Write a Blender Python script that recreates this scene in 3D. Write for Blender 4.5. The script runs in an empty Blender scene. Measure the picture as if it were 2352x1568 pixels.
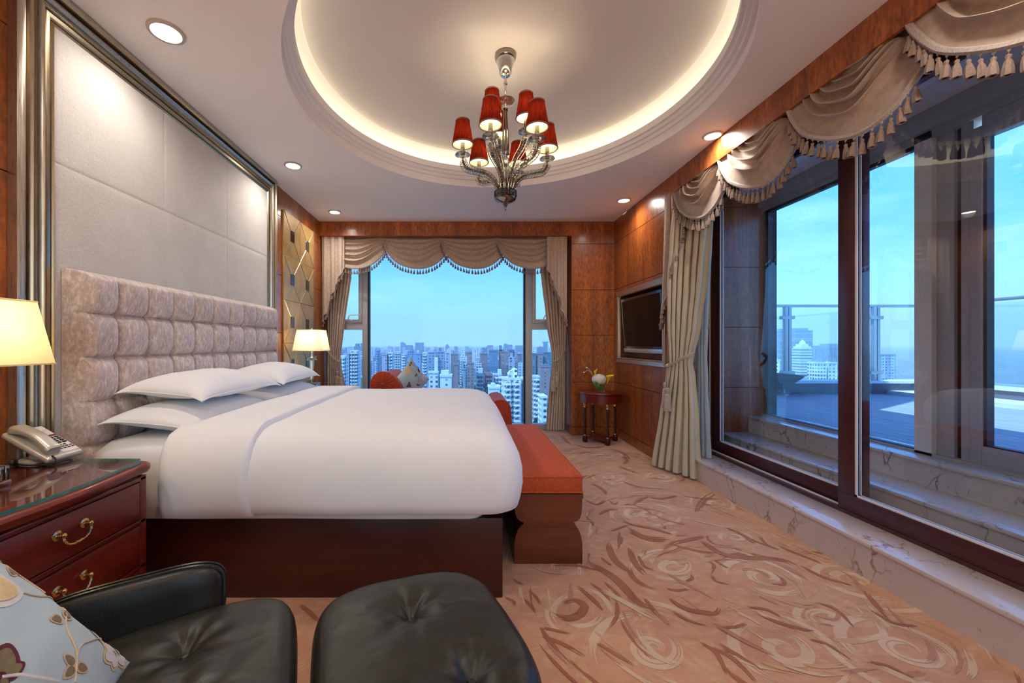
import bpy, bmesh, math, random
from mathutils import Vector, Matrix, noise as mnoise

PI = math.pi
random.seed(7)
SC = bpy.context.scene
COL = SC.collection

# ------------------------------------------------------------------ camera
F = 914.667            # focal length in pixels of the 2352 wide frame (14 mm)
CX, CY, EYE = 1062.0, 790.0, 1.2
cam_data = bpy.data.cameras.new('camera')
cam_data.lens = 14.0
cam_data.sensor_width = 36.0
cam_data.shift_x = (1176 - CX) / 2352
cam_data.shift_y = (CY - 784) / 2352
cam_data.clip_start = 0.02
cam_data.clip_end = 20000
cam = bpy.data.objects.new('camera', cam_data)
cam.location = (0, 0, EYE)
cam.rotation_euler = (PI / 2, 0, 0)
COL.objects.link(cam)
SC.camera = cam


def P(px, py, Y):
    """photo pixel -> world point at depth Y"""
    return Vector(((px - CX) * Y / F, Y, EYE - (py - CY) * Y / F))


# ------------------------------------------------------------------ sky, sun, exposure
SC.view_settings.view_transform = 'Standard'
SC.view_settings.look = 'None'
SC.view_settings.gamma = 1
SC.view_settings.use_curve_mapping = False
SC.view_settings.exposure = 2.0
cy = SC.cycles
cy.max_bounces = 7
cy.diffuse_bounces = 4
cy.glossy_bounces = 3
cy.transmission_bounces = 4
cy.transparent_max_bounces = 14
cy.volume_bounces = 0
cy.caustics_reflective = False
cy.caustics_refractive = False
cy.sample_clamp_indirect = 3.0
cy.use_denoising = True
cy.use_adaptive_sampling = True
cy.adaptive_threshold = 0.03

world = bpy.data.worlds.new('sky')
SC.world = world
world.use_nodes = True
wn, wl = world.node_tree.nodes, world.node_tree.links
wn.clear()
w_out = wn.new('ShaderNodeOutputWorld')
w_bg = wn.new('ShaderNodeBackground')
w_tc = wn.new('ShaderNodeTexCoord')
w_sep = wn.new('ShaderNodeSeparateXYZ')
wl.new(w_tc.outputs['Generated'], w_sep.inputs[0])
w_ramp = wn.new('ShaderNodeValToRGB')
els = w_ramp.color_ramp.elements
els[0].position = 0.46
els[0].color = (0.86, 0.84, 0.82, 1)
els[1].position = 0.875
els[1].color = (0.10, 0.28, 0.76, 1)
e = els.new(0.505); e.color = (0.74, 0.92, 1.0, 1)
e = els.new(0.545); e.color = (0.44, 0.77, 1.0, 1)
e = els.new(0.605); e.color = (0.085, 0.43, 0.92, 1)
w_ma = wn.new('ShaderNodeMath'); w_ma.operation = 'MULTIPLY_ADD'
w_ma.inputs[1].default_value = 0.5; w_ma.inputs[2].default_value = 0.5
wl.new(w_sep.outputs['Z'], w_ma.inputs[0]); wl.new(w_ma.outputs[0], w_ramp.inputs[0])
w_map = wn.new('ShaderNodeMapping')
w_map.inputs['Scale'].default_value = (1.6, 1.6, 9.0)
w_noi = wn.new('ShaderNodeTexNoise')
w_noi.inputs['Scale'].default_value = 2.2
w_noi.inputs['Detail'].default_value = 6
w_cr = wn.new('ShaderNodeValToRGB')
w_cr.color_ramp.elements[0].position = 0.50
w_cr.color_ramp.elements[0].color = (0, 0, 0, 1)
w_cr.color_ramp.elements[1].position = 0.78
w_cr.color_ramp.elements[1].color = (0.55, 0.55, 0.55, 1)
w_mix = wn.new('ShaderNodeMixRGB')
w_mix.inputs[2].default_value = (0.80, 0.91, 1.0, 1)
wl.new(w_tc.outputs['Generated'], w_map.inputs[0])
wl.new(w_map.outputs[0], w_noi.inputs[0])
wl.new(w_noi.outputs[0], w_cr.inputs[0])
wl.new(w_cr.outputs[0], w_mix.inputs[0])
wl.new(w_ramp.outputs[0], w_mix.inputs[1])
wl.new(w_mix.outputs[0], w_bg.inputs['Color'])
w_bg.inputs['Strength'].default_value = 1.28
wl.new(w_bg.outputs[0], w_out.inputs['Surface'])

sun_d = bpy.data.lights.new('sun', 'SUN')
sun_d.energy = 5.2
sun_d.angle = 0.01
sun_d.color = (1.0, 0.95, 0.88)
sun = bpy.data.objects.new('sun', sun_d)
sun.rotation_euler = Vector((0.45, 0.26, -0.85)).to_track_quat('-Z', 'Y').to_euler()
COL.objects.link(sun)

K_COVE = 1.75        # cove strip emission
K_SPOT = 8.5       # each ceiling downlight
K_BULB = 0.55        # chandelier bulbs
K_LAMP = 0.9        # table lamps

# ------------------------------------------------------------------ mesh helper
class MB:
    def __init__(self):
        self.v, self.f, self.m, self.s = [], [], [], []

    def add(self, verts, faces, m=0, smooth=False):
        o = len(self.v)
        self.v += [tuple(p) for p in verts]
        for f in faces:
            self.f.append([i + o for i in f]); self.m.append(m); self.s.append(smooth)
        return self

    def box(self, x0, x1, y0, y1, z0, z1, m=0, bev=0.0, seg=2, mat=None):
        if x0 > x1: x0, x1 = x1, x0
        if y0 > y1: y0, y1 = y1, y0
        if z0 > z1: z0, z1 = z1, z0
        if bev <= 0:
            vs = [(x0, y0, z0), (x1, y0, z0), (x1, y1, z0), (x0, y1, z0), (x0, y0, z1), (x1, y0, z1), (x1, y1, z1), (x0, y1, z1)]
            fs = [(3, 2, 1, 0), (4, 5, 6, 7), (0, 1, 5, 4), (1, 2, 6, 5), (2, 3, 7, 6), (3, 0, 4, 7)]
            if mat is not None: vs = [mat @ Vector(p) for p in vs]
            return self.add(vs, fs, m)
        bm = bmesh.new()
        bmesh.ops.create_cube(bm, size=1)
        for w in bm.verts:
            w.co = Vector(((x0 + x1) / 2 + w.co.x * (x1 - x0), (y0 + y1) / 2 + w.co.y * (y1 - y0), (z0 + z1) / 2 + w.co.z * (z1 - z0)))
        b = min(bev, 0.49 * min(x1 - x0, y1 - y0, z1 - z0))
        bmesh.ops.bevel(bm, geom=list(bm.edges) + list(bm.verts), offset=b, segments=seg, profile=0.5, affect='EDGES')
        bm.verts.index_update()
        vs = [w.co.copy() for w in bm.verts]
        if mat is not None: vs = [mat @ p for p in vs]
        fs = [[w.index for w in f.verts] for f in bm.faces]
        bm.free()
        return self.add(vs, fs, m, True)

    def grid(self, fn, nu, nv, m=0, closeu=False, smooth=True, flip=False):
        vs = []
        for j in range(nv + 1):
            for i in range(nu + (0 if closeu else 1)):
                vs.append(fn(i / nu, j / nv))
        w = nu if closeu else nu + 1
        fs = []
        for j in range(nv):
            for i in range(nu):
                a = j * w + i
                b = j * w + (i + 1) % w
                q = (a, b, b + w, a + w)
                fs.append(q[::-1] if flip else q)
        return self.add(vs, fs, m, smooth)

    def lathe(self, prof, c, seg=24, m=0, axis=(0, 0, 1), smooth=True, caps=True, lobes=0, lobe=0.0):
        """prof: list of (radius, height) along axis from c"""
        ax = Vector(axis).normalized()
        rot = Vector((0, 0, 1)).rotation_difference(ax).to_matrix()
        c = Vector(c)
        vs, fs = [], []
        for r, h in prof:
            for i in range(seg):
                t = 2 * PI * i / seg
                rr = r * (1 + (lobe * math.cos(lobes * t) if lobes else 0))
                vs.append(c + rot @ Vector((rr * math.cos(t), rr * math.sin(t), h)))
        n = len(prof)
        for j in range(n - 1):
            for i in range(seg):
                k = (i + 1) % seg
                fs.append((j * seg + i, j * seg + k, (j + 1) * seg + k, (j + 1) * seg + i))
        if caps:
            if prof[0][0] > 1e-5: fs.append(tuple(range(seg))[::-1])
            if prof[-1][0] > 1e-5: fs.append(tuple((n - 1) * seg + i for i in range(seg)))
        return self.add(vs, fs, m, smooth)

    def tube(self, pts, r, seg=8, m=0, caps=True, close=False):
        pts = [Vector(p) for p in pts]
        n = len(pts)
        rad = r if isinstance(r, (list, tuple)) else [r] * n
        vs, fs = [], []
        up = None
        for i in range(n):
            if close:
                t = pts[(i + 1) % n] - pts[i - 1]
            else:
                t = pts[min(i + 1, n - 1)] - pts[max(i - 1, 0)]
            t = t.normalized() if t.length > 1e-9 else Vector((0, 0, 1))
            if up is None:
                up = Vector((0, 0, 1)) if abs(t.z) < 0.9 else Vector((1, 0, 0))
            a = t.cross(up)
            if a.length < 1e-6: a = t.orthogonal()
            a.normalize()
            b = a.cross(t).normalized()
            up = b
            for k in range(seg):
                q = 2 * PI * k / seg
                vs.append(pts[i] + (a * math.cos(q) + b * math.sin(q)) * rad[i])
        for i in range(n if close else n - 1):
            j = (i + 1) % n
            for k in range(seg):
                l = (k + 1) % seg
                fs.append((i * seg + k, i * seg + l, j * seg + l, j * seg + k))
        if caps and not close:
            fs.append(tuple(range(seg))[::-1])
            fs.append(tuple((n - 1) * seg + k for k in range(seg)))
        return self.add(vs, fs, m, True)

    def prism(self, poly, fn, h0, h1, m=0, smooth=False):
        """poly of 2D points, fn(a,b,h)->3D"""
        n = len(poly)
        vs = [fn(a, b, h0) for a, b in poly] + [fn(a, b, h1) for a, b in poly]
        fs = [tuple(range(n))[::-1], tuple(range(n, 2 * n))]
        self.add(vs, fs, m, False)
        o = len(self.v) - 2 * n
        for i in range(n):
            j = (i + 1) % n
            self.f.append([o + i, o + j, o + n + j, o + n + i]); self.m.append(m); self.s.append(smooth)
        return self

    def xf(self, M, start=0):
        for i in range(start, len(self.v)):
            self.v[i] = tuple(M @ Vector(self.v[i]))
        return self

    def build(self, name, mats, parent=None, sharp=40, loc=None, fix=True, weld=False):
        me = bpy.data.meshes.new(name)
        me.from_pydata(self.v, [], self.f)
        if not isinstance(mats, (list, tuple)): mats = [mats]
        for mt in mats: me.materials.append(mt)
        if len(mats) > 1: me.polygons.foreach_set('material_index', self.m)
        me.polygons.foreach_set('use_smooth', self.s)
        if fix or weld:
            bm = bmesh.new(); bm.from_mesh(me)
            if weld: bmesh.ops.remove_doubles(bm, verts=bm.verts, dist=1e-5)
            if fix: bmesh.ops.recalc_face_normals(bm, faces=bm.faces)
            bm.to_mesh(me); bm.free()
        if any(self.s): me.set_sharp_from_angle(angle=math.radians(sharp))
        me.update()
        o = bpy.data.objects.new(name, me)
        if loc is not None: o.location = loc
        COL.objects.link(o)
        if parent is not None: o.parent = parent
        return o


def empty(name, loc, label, cat, rz=0, group=None):
    o = bpy.data.objects.new(name, None)
    o.empty_display_size = 0.1
    o.location = loc
    o.rotation_euler = (0, 0, rz)
    COL.objects.link(o)
    return tag(o, label, cat, group)


def tag(o, label=None, cat=None, group=None, kind=None):
    if label: o['label'] = label
    if cat: o['category'] = cat
    if group: o['group'] = group
    if kind: o['kind'] = kind
    return o


def struct(o, label=None, cat=None):
    o['kind'] = 'structure'
    if label: o['label'] = label
    if cat: o['category'] = cat
    return o


def part(mb, name, mats, root, label=None, sharp=40, weld=False):
    """mesh given in world coordinates, parented under a root (Empty, maybe rotated)"""
    M = root.matrix_basis.inverted()
    r = root
    chain = [r]
    while r.parent is not None:
        r = r.parent; chain.append(r)
    M = Matrix.Identity(4)
    for q in reversed(chain): M = M @ q.matrix_basis
    mb.xf(M.inverted())
    o = mb.build(name, mats, root, sharp, weld=weld)
    if label: o['label'] = label
    return o


def copy_tree(o, parent=None):
    c = o.copy(); COL.objects.link(c); c.parent = parent
    for ch in list(o.children): copy_tree(ch, c)
    return c


def catmull(pts, n=8):
    pts = [Vector(p) for p in pts]
    out = []
    for i in range(len(pts) - 1):
        p0, p1, p2, p3 = pts[max(i - 1, 0)], pts[i], pts[i + 1], pts[min(i + 2, len(pts) - 1)]
        for k in range(n):
            t = k / n
            out.append(0.5 * ((2 * p1) + (p2 - p0) * t + (2 * p0 - 5 * p1 + 4 * p2 - p3) * t * t + (3 * p1 - p0 - 3 * p2 + p3) * t ** 3))
    out.append(pts[-1])
    return out


def lerp(a, b, t): return a + (b - a) * t


def pw(xs, t):
    """piecewise linear, xs = [(t,v)...]"""
    if t <= xs[0][0]: return xs[0][1]
    for (a, u), (b, v) in zip(xs, xs[1:]):
        if t <= b:
            k = (t - a) / (b - a)
            k = k * k * (3 - 2 * k) * 0.5 + k * 0.5
            return u + (v - u) * k
    return xs[-1][1]


# ------------------------------------------------------------------ material helper
class NT:
    def __init__(self, name):
        self.mat = bpy.data.materials.new(name)
        self.mat.use_nodes = True
        self.n, self.l = self.mat.node_tree.nodes, self.mat.node_tree.links
        self.n.clear()
        self.out = self.n.new('ShaderNodeOutputMaterial')

    def new(self, t, **kw):
        nd = self.n.new('ShaderNode' + t)
        for k, v in kw.items(): setattr(nd, k, v)
        return nd

    def put(self, sock, val):
        if hasattr(val, 'links'): self.l.new(val, sock)
        elif isinstance(val, (tuple, list)) and len(val) == 3 and sock.type == 'RGBA': sock.default_value = (*val, 1)
        else: sock.default_value = val

    def coord(self, scale=(1, 1, 1), rot=(0, 0, 0), kind='Object'):
        tc = self.new('TexCoord'); mp = self.new('Mapping')
        mp.inputs['Scale'].default_value = scale
        mp.inputs['Rotation'].default_value = rot
        self.l.new(tc.outputs[kind], mp.inputs[0])
        return mp.outputs[0]

    def noise(self, vec, scale=5, detail=4, rough=0.5, dist=0.0):
        nd = self.new('TexNoise')
        self.l.new(vec, nd.inputs['Vector'])
        nd.inputs['Scale'].default_value = scale
        nd.inputs['Detail'].default_value = detail
        nd.inputs['Roughness'].default_value = rough
        nd.inputs['Distortion'].default_value = dist
        return nd.outputs[0]

    def ramp(self, fac, stops, interp='LINEAR'):
        nd = self.new('ValToRGB')
        nd.color_ramp.interpolation = interp
        el = nd.color_ramp.elements
        el[0].position, el[1].position = stops[0][0], stops[-1][0]
        for p, c in stops[1:-1]: el.new(p)
        for x, (p, c) in zip(el, stops):
            x.position = p
            x.color = (*c, 1) if isinstance(c, (tuple, list)) else (c, c, c, 1)
        self.l.new(fac, nd.inputs[0])
        return nd.outputs[0]

    def mix(self, fac, a, b, mode='MIX'):
        nd = self.new('MixRGB', blend_type=mode)
        self.put(nd.inputs[0], fac); self.put(nd.inputs[1], a); self.put(nd.inputs[2], b)
        return nd.outputs[0]

    def math(self, op, a, b=None, c=None):
        nd = self.new('Math', operation=op)
        self.put(nd.inputs[0], a)
        if b is not None: self.put(nd.inputs[1], b)
        if c is not None: self.put(nd.inputs[2], c)
        return nd.outputs[0]

    def bump(self, h, strength=0.2, dist=0.01):
        nd = self.new('Bump')
        self.l.new(h, nd.inputs['Height'])
        nd.inputs['Strength'].default_value = strength
        nd.inputs['Distance'].default_value = dist
        return nd.outputs[0]

    def pbr(self, base, rough=0.5, metal=0.0, spec=0.5, normal=None, coat=0.0, coat_r=0.1, sheen=0.0, sheen_r=0.4, sheen_tint=(1, 1, 1), trans=0.0, ior=1.5, alpha=1.0):
        b = self.new('BsdfPrincipled')
        self.put(b.inputs['Base Color'], base)
        self.put(b.inputs['Roughness'], rough)
        self.put(b.inputs['Metallic'], metal)
        self.put(b.inputs['Specular IOR Level'], spec)
        b.inputs['IOR'].default_value = ior
        b.inputs['Coat Weight'].default_value = coat
        b.inputs['Coat Roughness'].default_value = coat_r
        b.inputs['Sheen Weight'].default_value = sheen
        b.inputs['Sheen Roughness'].default_value = sheen_r
        self.put(b.inputs['Sheen Tint'], sheen_tint)
        b.inputs['Transmission Weight'].default_value = trans
        if normal is not None: self.l.new(normal, b.inputs['Normal'])
        self.b = b
        return b.outputs[0]

    def done(self, sh):
        self.l.new(sh, self.out.inputs['Surface'])
        return self.mat


def simple(name, base, rough=0.5, metal=0.0, var=0.06, scale=30, bump=0.0, **kw):
    t = NT(name)
    c = t.coord()
    n = t.noise(c, scale, 4)
    lo = tuple(max(0, x * (1 - var)) for x in base); hi = tuple(min(1, x * (1 + var)) for x in base)
    col = t.ramp(n, [(0.3, lo), (0.7, hi)])
    nm = t.bump(n, bump, 0.004) if bump else None
    return t.done(t.pbr(col, rough, metal, normal=nm, **kw))


def wood(name, dark, mid, light, figure=0.5, rough=0.32, coat=0.35, coat_r=0.12, axis=2, stripe=1.0):
    """figured veneer, grain along the axis"""
    t = NT(name)
    s = [7.0, 7.0, 7.0]; s[axis] = 0.35
    f = [52.0, 52.0, 52.0]; f[axis] = 17.0
    g = [120.0, 120.0, 120.0]; g[axis] = 3.0
    broad = t.noise(t.coord(tuple(x * stripe for x in s)), 1.0, 5, 0.6, 0.3)
    fig = t.noise(t.coord(tuple(f), (0.35, 0.45, 0)), 1.0, 3, 0.55, 0.5)
    fine = t.noise(t.coord(tuple(g)), 1.0, 2, 0.5)
    col = t.ramp(broad, [(0.28, dark), (0.5, mid), (0.72, light)])
    fg = t.ramp(fig, [(0.34, (1 - figure,) * 3), (0.66, (1.0 + 0.25 * figure,) * 3)])
    col = t.mix(1.0, col, fg, 'MULTIPLY')
    fn = t.ramp(fine, [(0.3, (0.86,) * 3), (0.7, (1.06,) * 3)])
    col = t.mix(0.8, col, fn, 'MULTIPLY')
    return t.done(t.pbr(col, rough, coat=coat, coat_r=coat_r))


def fabric(name, base, var=0.10, rough=0.9, sheen=0.3, weave=900, bump=0.12, mott=14, hi=None):
    t = NT(name)
    c = t.coord()
    n = t.noise(c, mott, 5, 0.6)
    lo = tuple(x * (1 - var) for x in base)
    hi = hi or tuple(min(1, x * (1 + var)) for x in base)
    col = t.ramp(n, [(0.32, lo), (0.68, hi)])
    w = t.noise(c, weave, 2)
    return t.done(t.pbr(col, rough, spec=0.2, normal=t.bump(w, bump, 0.002), sheen=sheen))


def metal(name, base, rough=0.25, brush=None):
    t = NT(name)
    c = t.coord(brush or (20, 20, 20))
    n = t.noise(c, 3, 4)
    col = t.ramp(n, [(0.3, tuple(x * 0.8 for x in base)), (0.7, base)])
    rr = t.ramp(n, [(0.3, rough * 0.8), (0.7, rough * 1.25)])
    return t.done(t.pbr(col, rr, 1.0))


def pane(name, tint, refl=1.0, rough=0.0, base=0.0):
    """window glass: tinted transmission plus a Fresnel reflection"""
    t = NT(name)
    ge = t.new('NewGeometry')
    dp = t.new('VectorMath', operation='DOT_PRODUCT')
    t.l.new(ge.outputs['Normal'], dp.inputs[0]); t.l.new(ge.outputs['Incoming'], dp.inputs[1])
    cs = t.math('SUBTRACT', 1.0, t.math('ABSOLUTE', dp.outputs['Value']))
    fr = t.math('MULTIPLY_ADD', t.math('POWER', cs, 5.0), 0.92, 0.08)
    f = t.math('MULTIPLY_ADD', fr, refl, base)
    f = t.math('MINIMUM', f, 1.0)
    tr = t.new('BsdfTransparent'); tr.inputs[0].default_value = (*tint, 1)
    gl = t.new('BsdfGlossy'); gl.inputs['Roughness'].default_value = rough
    gl.inputs[0].default_value = (0.95, 0.97, 1, 1)
    mx = t.new('MixShader')
    t.l.new(f, mx.inputs[0]); t.l.new(tr.outputs[0], mx.inputs[1]); t.l.new(gl.outputs[0], mx.inputs[2])
    return t.done(mx.outputs[0])


def crystal(name, tint=(0.95, 0.96, 0.95), dark=0.25):
    t = NT(name)
    lw = t.new('LayerWeight'); lw.inputs[0].default_value = 0.45
    tr = t.new('BsdfTransparent'); tr.inputs[0].default_value = (*tint, 1)
    gl = t.new('BsdfGlossy'); gl.inputs['Roughness'].default_value = 0.04
    gl.inputs[0].default_value = (*tint, 1)
    mx = t.new('MixShader')
    f = t.math('MULTIPLY_ADD', lw.outputs['Fresnel'], 0.8, dark)
    t.l.new(f, mx.inputs[0]); t.l.new(tr.outputs[0], mx.inputs[1]); t.l.new(gl.outputs[0], mx.inputs[2])
    return t.done(mx.outputs[0])


def emit(name, col, k):
    t = NT(name)
    e_ = t.new('Emission'); e_.inputs[0].default_value = (*col, 1); e_.inputs[1].default_value = k
    return t.done(e_.outputs[0])


def shade_cloth(name, base, trans=0.5, var=0.05, fold=None):
    t = NT(name)
    c = t.coord((1, 1, 1))
    n = t.noise(c, 500, 2)
    col = t.ramp(n, [(0.3, tuple(x * (1 - var) for x in base)), (0.7, base)])
    d = t.new('BsdfDiffuse'); tl = t.new('BsdfTranslucent')
    t.l.new(col, d.inputs[0]); t.l.new(col, tl.inputs[0])
    mx = t.new('MixShader'); mx.inputs[0].default_value = trans
    t.l.new(d.outputs[0], mx.inputs[1]); t.l.new(tl.outputs[0], mx.inputs[2])
    return t.done(mx.outputs[0])


def light(name, kind, loc, energy, color=(1, 0.9, 0.75), parent=None, **kw):
    d = bpy.data.lights.new(name, kind)
    d.energy = energy; d.color = color
    for k, v in kw.items(): setattr(d, k, v)
    o = bpy.data.objects.new(name, d)
    o.location = loc
    COL.objects.link(o)
    if parent is not None: o.parent = parent
    return o
# ------------------------------------------------------------------ materials
M = {}
M['ceil'] = simple('ceiling_paint', (0.86, 0.835, 0.845), 0.75, var=0.015, scale=3, spec=0.2)
M['dome'] = simple('dome_paint', (0.74, 0.70, 0.68), 0.7, var=0.02, scale=2, spec=0.2)
M['sapele'] = wood('figured_sapele', (0.20, 0.046, 0.010), (0.36, 0.092, 0.019), (0.50, 0.152, 0.033), 0.42, 0.34, 0.22, 0.12)
M['sapele_h'] = wood('figured_sapele_cross', (0.21, 0.048, 0.011), (0.38, 0.098, 0.020), (0.54, 0.165, 0.036), 0.48, 0.32, 0.25, 0.12)
M['gap'] = simple('dark_joint', (0.02, 0.008, 0.004), 0.8)
M['mahog'] = wood('mahogany', (0.10, 0.007, 0.003), (0.16, 0.012, 0.005), (0.22, 0.021, 0.007), 0.25, 0.34, 0.2, 0.1, axis=1)
M['mahog_dark'] = wood('dark_mahogany', (0.028, 0.004, 0.002), (0.045, 0.006, 0.003), (0.062, 0.010, 0.004), 0.15, 0.38, 0.15, 0.1, axis=0)
M['mahog_side'] = wood('bench_wood', (0.10, 0.020, 0.006), (0.15, 0.032, 0.010), (0.20, 0.052, 0.015), 0.15, 0.30, 0.25, 0.12, axis=0)
M['bronze'] = metal('aged_silver_gilt', (0.46, 0.385, 0.27), 0.34, (60, 60, 4))
M['bronze_dk'] = metal('dark_gilt', (0.20, 0.135, 0.075), 0.42, (60, 60, 4))
M['silver_gilt'] = metal('worn_silver_leaf', (0.58, 0.52, 0.43), 0.32, (60, 60, 3))
M['alu'] = simple('grey_window_frame', (0.42, 0.435, 0.475), 0.45, 0.0, var=0.04)
M['alu_white'] = simple('pale_window_frame', (0.80, 0.80, 0.82), 0.4, 0.0, var=0.03)
M['seal'] = simple('black_seal', (0.012, 0.012, 0.015), 0.6)
M['door_br'] = simple('dark_brown_door_frame', (0.075, 0.018, 0.018), 0.33, 0.2, var=0.15, scale=40)
M['pane_blue'] = pane('blue_tinted_pane', (0.160, 0.288, 0.450), 0.08)
M['pane_deep'] = pane('deep_blue_pane', (0.235, 0.40, 0.585), 0.25)
M['pane_clear'] = pane('clear_pane', (0.88, 0.93, 0.95), 1.1, 0.0, 0.01)
M['pane_fill'] = pane('fill_window_pane', (1.0, 0.80, 0.60), 0.4)  # warm tint for the fill through the added rear window
M['chrome'] = metal('chrome', (0.72, 0.72, 0.72), 0.08)
M['brass'] = metal('brass', (0.62, 0.42, 0.17), 0.22)
M['champagne'] = metal('champagne_metal', (0.62, 0.53, 0.41), 0.36, (8, 90, 8))
M['white_cotton'] = fabric('white_cotton', (0.80, 0.80, 0.82), 0.015, 0.85, 0.15, 1200, 0.05, 6)
M['orange'] = fabric('orange_upholstery', (0.46, 0.076, 0.022), 0.2, 0.9, 0.05, 500, 0.3, 60)
M['red_up'] = fabric('red_orange_upholstery', (0.44, 0.055, 0.020), 0.14, 0.8, 0.15, 500, 0.2, 40)
M['taupe'] = fabric('taupe_velvet', (0.43, 0.33, 0.265), 0.12, 0.6, 0.3, 700, 0.12, 22)
M['taupe2'] = fabric('taupe_damask', (0.50, 0.395, 0.32), 0.16, 0.48, 0.4, 500, 0.15, 40)
M['fringe'] = fabric('taupe_fringe', (0.27, 0.19, 0.15), 0.2, 0.8, 0.1, 800, 0.3, 120)
M['braid'] = fabric('pale_braid', (0.42, 0.35, 0.31), 0.25, 0.7, 0.3, 500, 0.4, 160)
M['drape'] = fabric('beige_silk_drape', (0.54, 0.48, 0.36), 0.05, 0.5, 0.4, 800, 0.06, 10)
M['marble_dark'] = None


def marble(name, base, vein, rough=0.22, scale=1.0):
    t = NT(name)
    c = t.coord((scale, scale, scale * .5))
    n1 = t.noise(c, 3.2, 6, 0.6)
    wob = t.new('MixRGB'); wob.inputs[0].default_value = 0.25
    t.l.new(c, wob.inputs[1])
    nc = t.new('TexNoise'); t.l.new(c, nc.inputs[0]); nc.inputs['Scale'].default_value = 5; nc.inputs['Detail'].default_value = 5
    t.l.new(nc.outputs['Color'], wob.inputs[2])
    v = t.new('TexVoronoi', feature='DISTANCE_TO_EDGE'); v.inputs['Scale'].default_value = 6.5
    t.l.new(wob.outputs[0], v.inputs['Vector'])
    ve = t.ramp(v.outputs['Distance'], [(0.0, 1.0), (0.012, 0.55), (0.03, 0.0)])
    brk = t.ramp(t.noise(c, 4.0, 3), [(0.45, 0.0), (0.6, 1.0)])
    ve = t.mix(1.0, ve, brk, 'MULTIPLY')
    col = t.ramp(n1, [(0.3, tuple(x * 0.9 for x in base)), (0.7, base)])
    spk = t.ramp(t.noise(c, 45, 2), [(0.66, 0.0), (0.74, 0.45)])
    col = t.mix(spk, col, vein)
    col = t.mix(ve, col, vein)
    return t.done(t.pbr(col, rough, coat=0.3))


M['marble'] = marble('cream_marble', (0.60, 0.50, 0.455), (0.24, 0.12, 0.10))
M['marble_out'] = marble('grey_cream_marble', (0.62, 0.58, 0.55), (0.15, 0.10, 0.09))


def leather_like(name, base, rough, grain=260, bump=0.25):
    t = NT(name)
    c = t.coord()
    v = t.new('TexVoronoi'); v.inputs['Scale'].default_value = grain
    t.l.new(c, v.inputs['Vector'])
    n = t.noise(c, 9, 5)
    col = t.ramp(n, [(0.3, tuple(x * 0.8 for x in base)), (0.7, tuple(x * 1.2 for x in base))])
    rr = t.ramp(n, [(0.3, rough * 0.85), (0.7, rough * 1.15)])
    return t.done(t.pbr(col, rr, normal=t.bump(v.outputs['Distance'], bump, 0.0008), spec=0.42))


M['leather'] = leather_like('black_leather', (0.013, 0.012, 0.009), 0.40)
M['welt'] = leather_like('black_welt', (0.012, 0.012, 0.012), 0.3)


def velvet(name, base, crush):
    t = NT(name)
    c = t.coord()
    n0 = t.noise(c, 5, 4, 0.55, 0.6)
    n1 = t.noise(t.coord((1, 2.3, 0.8), (0.8, 0.3, 0.2)), 34, 9, 0.72, 0.5)
    col = t.ramp(n1, [(0.34, tuple(x * 0.72 for x in base)), (0.5, base), (0.66, crush)])
    col = t.mix(0.45, col, t.ramp(n0, [(0.3, (0.72, 0.67, 0.66)), (0.7, (1.15, 1.14, 1.13))]), 'MULTIPLY')
    rr = t.ramp(n1, [(0.35, 0.62), (0.65, 0.36)])
    return t.done(t.pbr(col, rr, spec=0.45, normal=t.bump(n1, 0.5, 0.004), sheen=0.5, sheen_r=0.3, sheen_tint=(1, 0.93, 0.92)))


M['velvet'] = velvet('crushed_velvet', (0.57, 0.465, 0.43), (0.82, 0.73, 0.70))


def suede_panel():
    t = NT('padded_hide_panel')
    c = t.coord()
    n = t.noise(c, 4, 3)
    g = t.noise(c, 85, 4, 0.6, 0.6)
    col = t.ramp(n, [(0.3, (0.56, 0.525, 0.49)), (0.7, (0.62, 0.585, 0.55))])
    col = t.mix(0.5, col, t.ramp(g, [(0.3, (0.90, 0.89, 0.88)), (0.6, (1.04,) * 3)]), 'MULTIPLY')
    return t.done(t.pbr(col, 0.8, spec=0.25, normal=t.bump(g, 0.55, 0.006), sheen=0.25))


M['panel'] = suede_panel()


def gold_leaf():
    t = NT('gold_panel_leather')
    c = t.coord()
    w = t.noise(t.coord((1, 14, 130)), 1.0, 3, 0.6, 0.5)
    n = t.noise(c, 6, 3)
    col = t.ramp(n, [(0.3, (0.42, 0.25, 0.085)), (0.7, (0.56, 0.36, 0.14))])
    return t.done(t.pbr(col, 0.42, 0.35, normal=t.bump(w, 0.35, 0.003)))


M['gold'] = gold_leaf()


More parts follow.
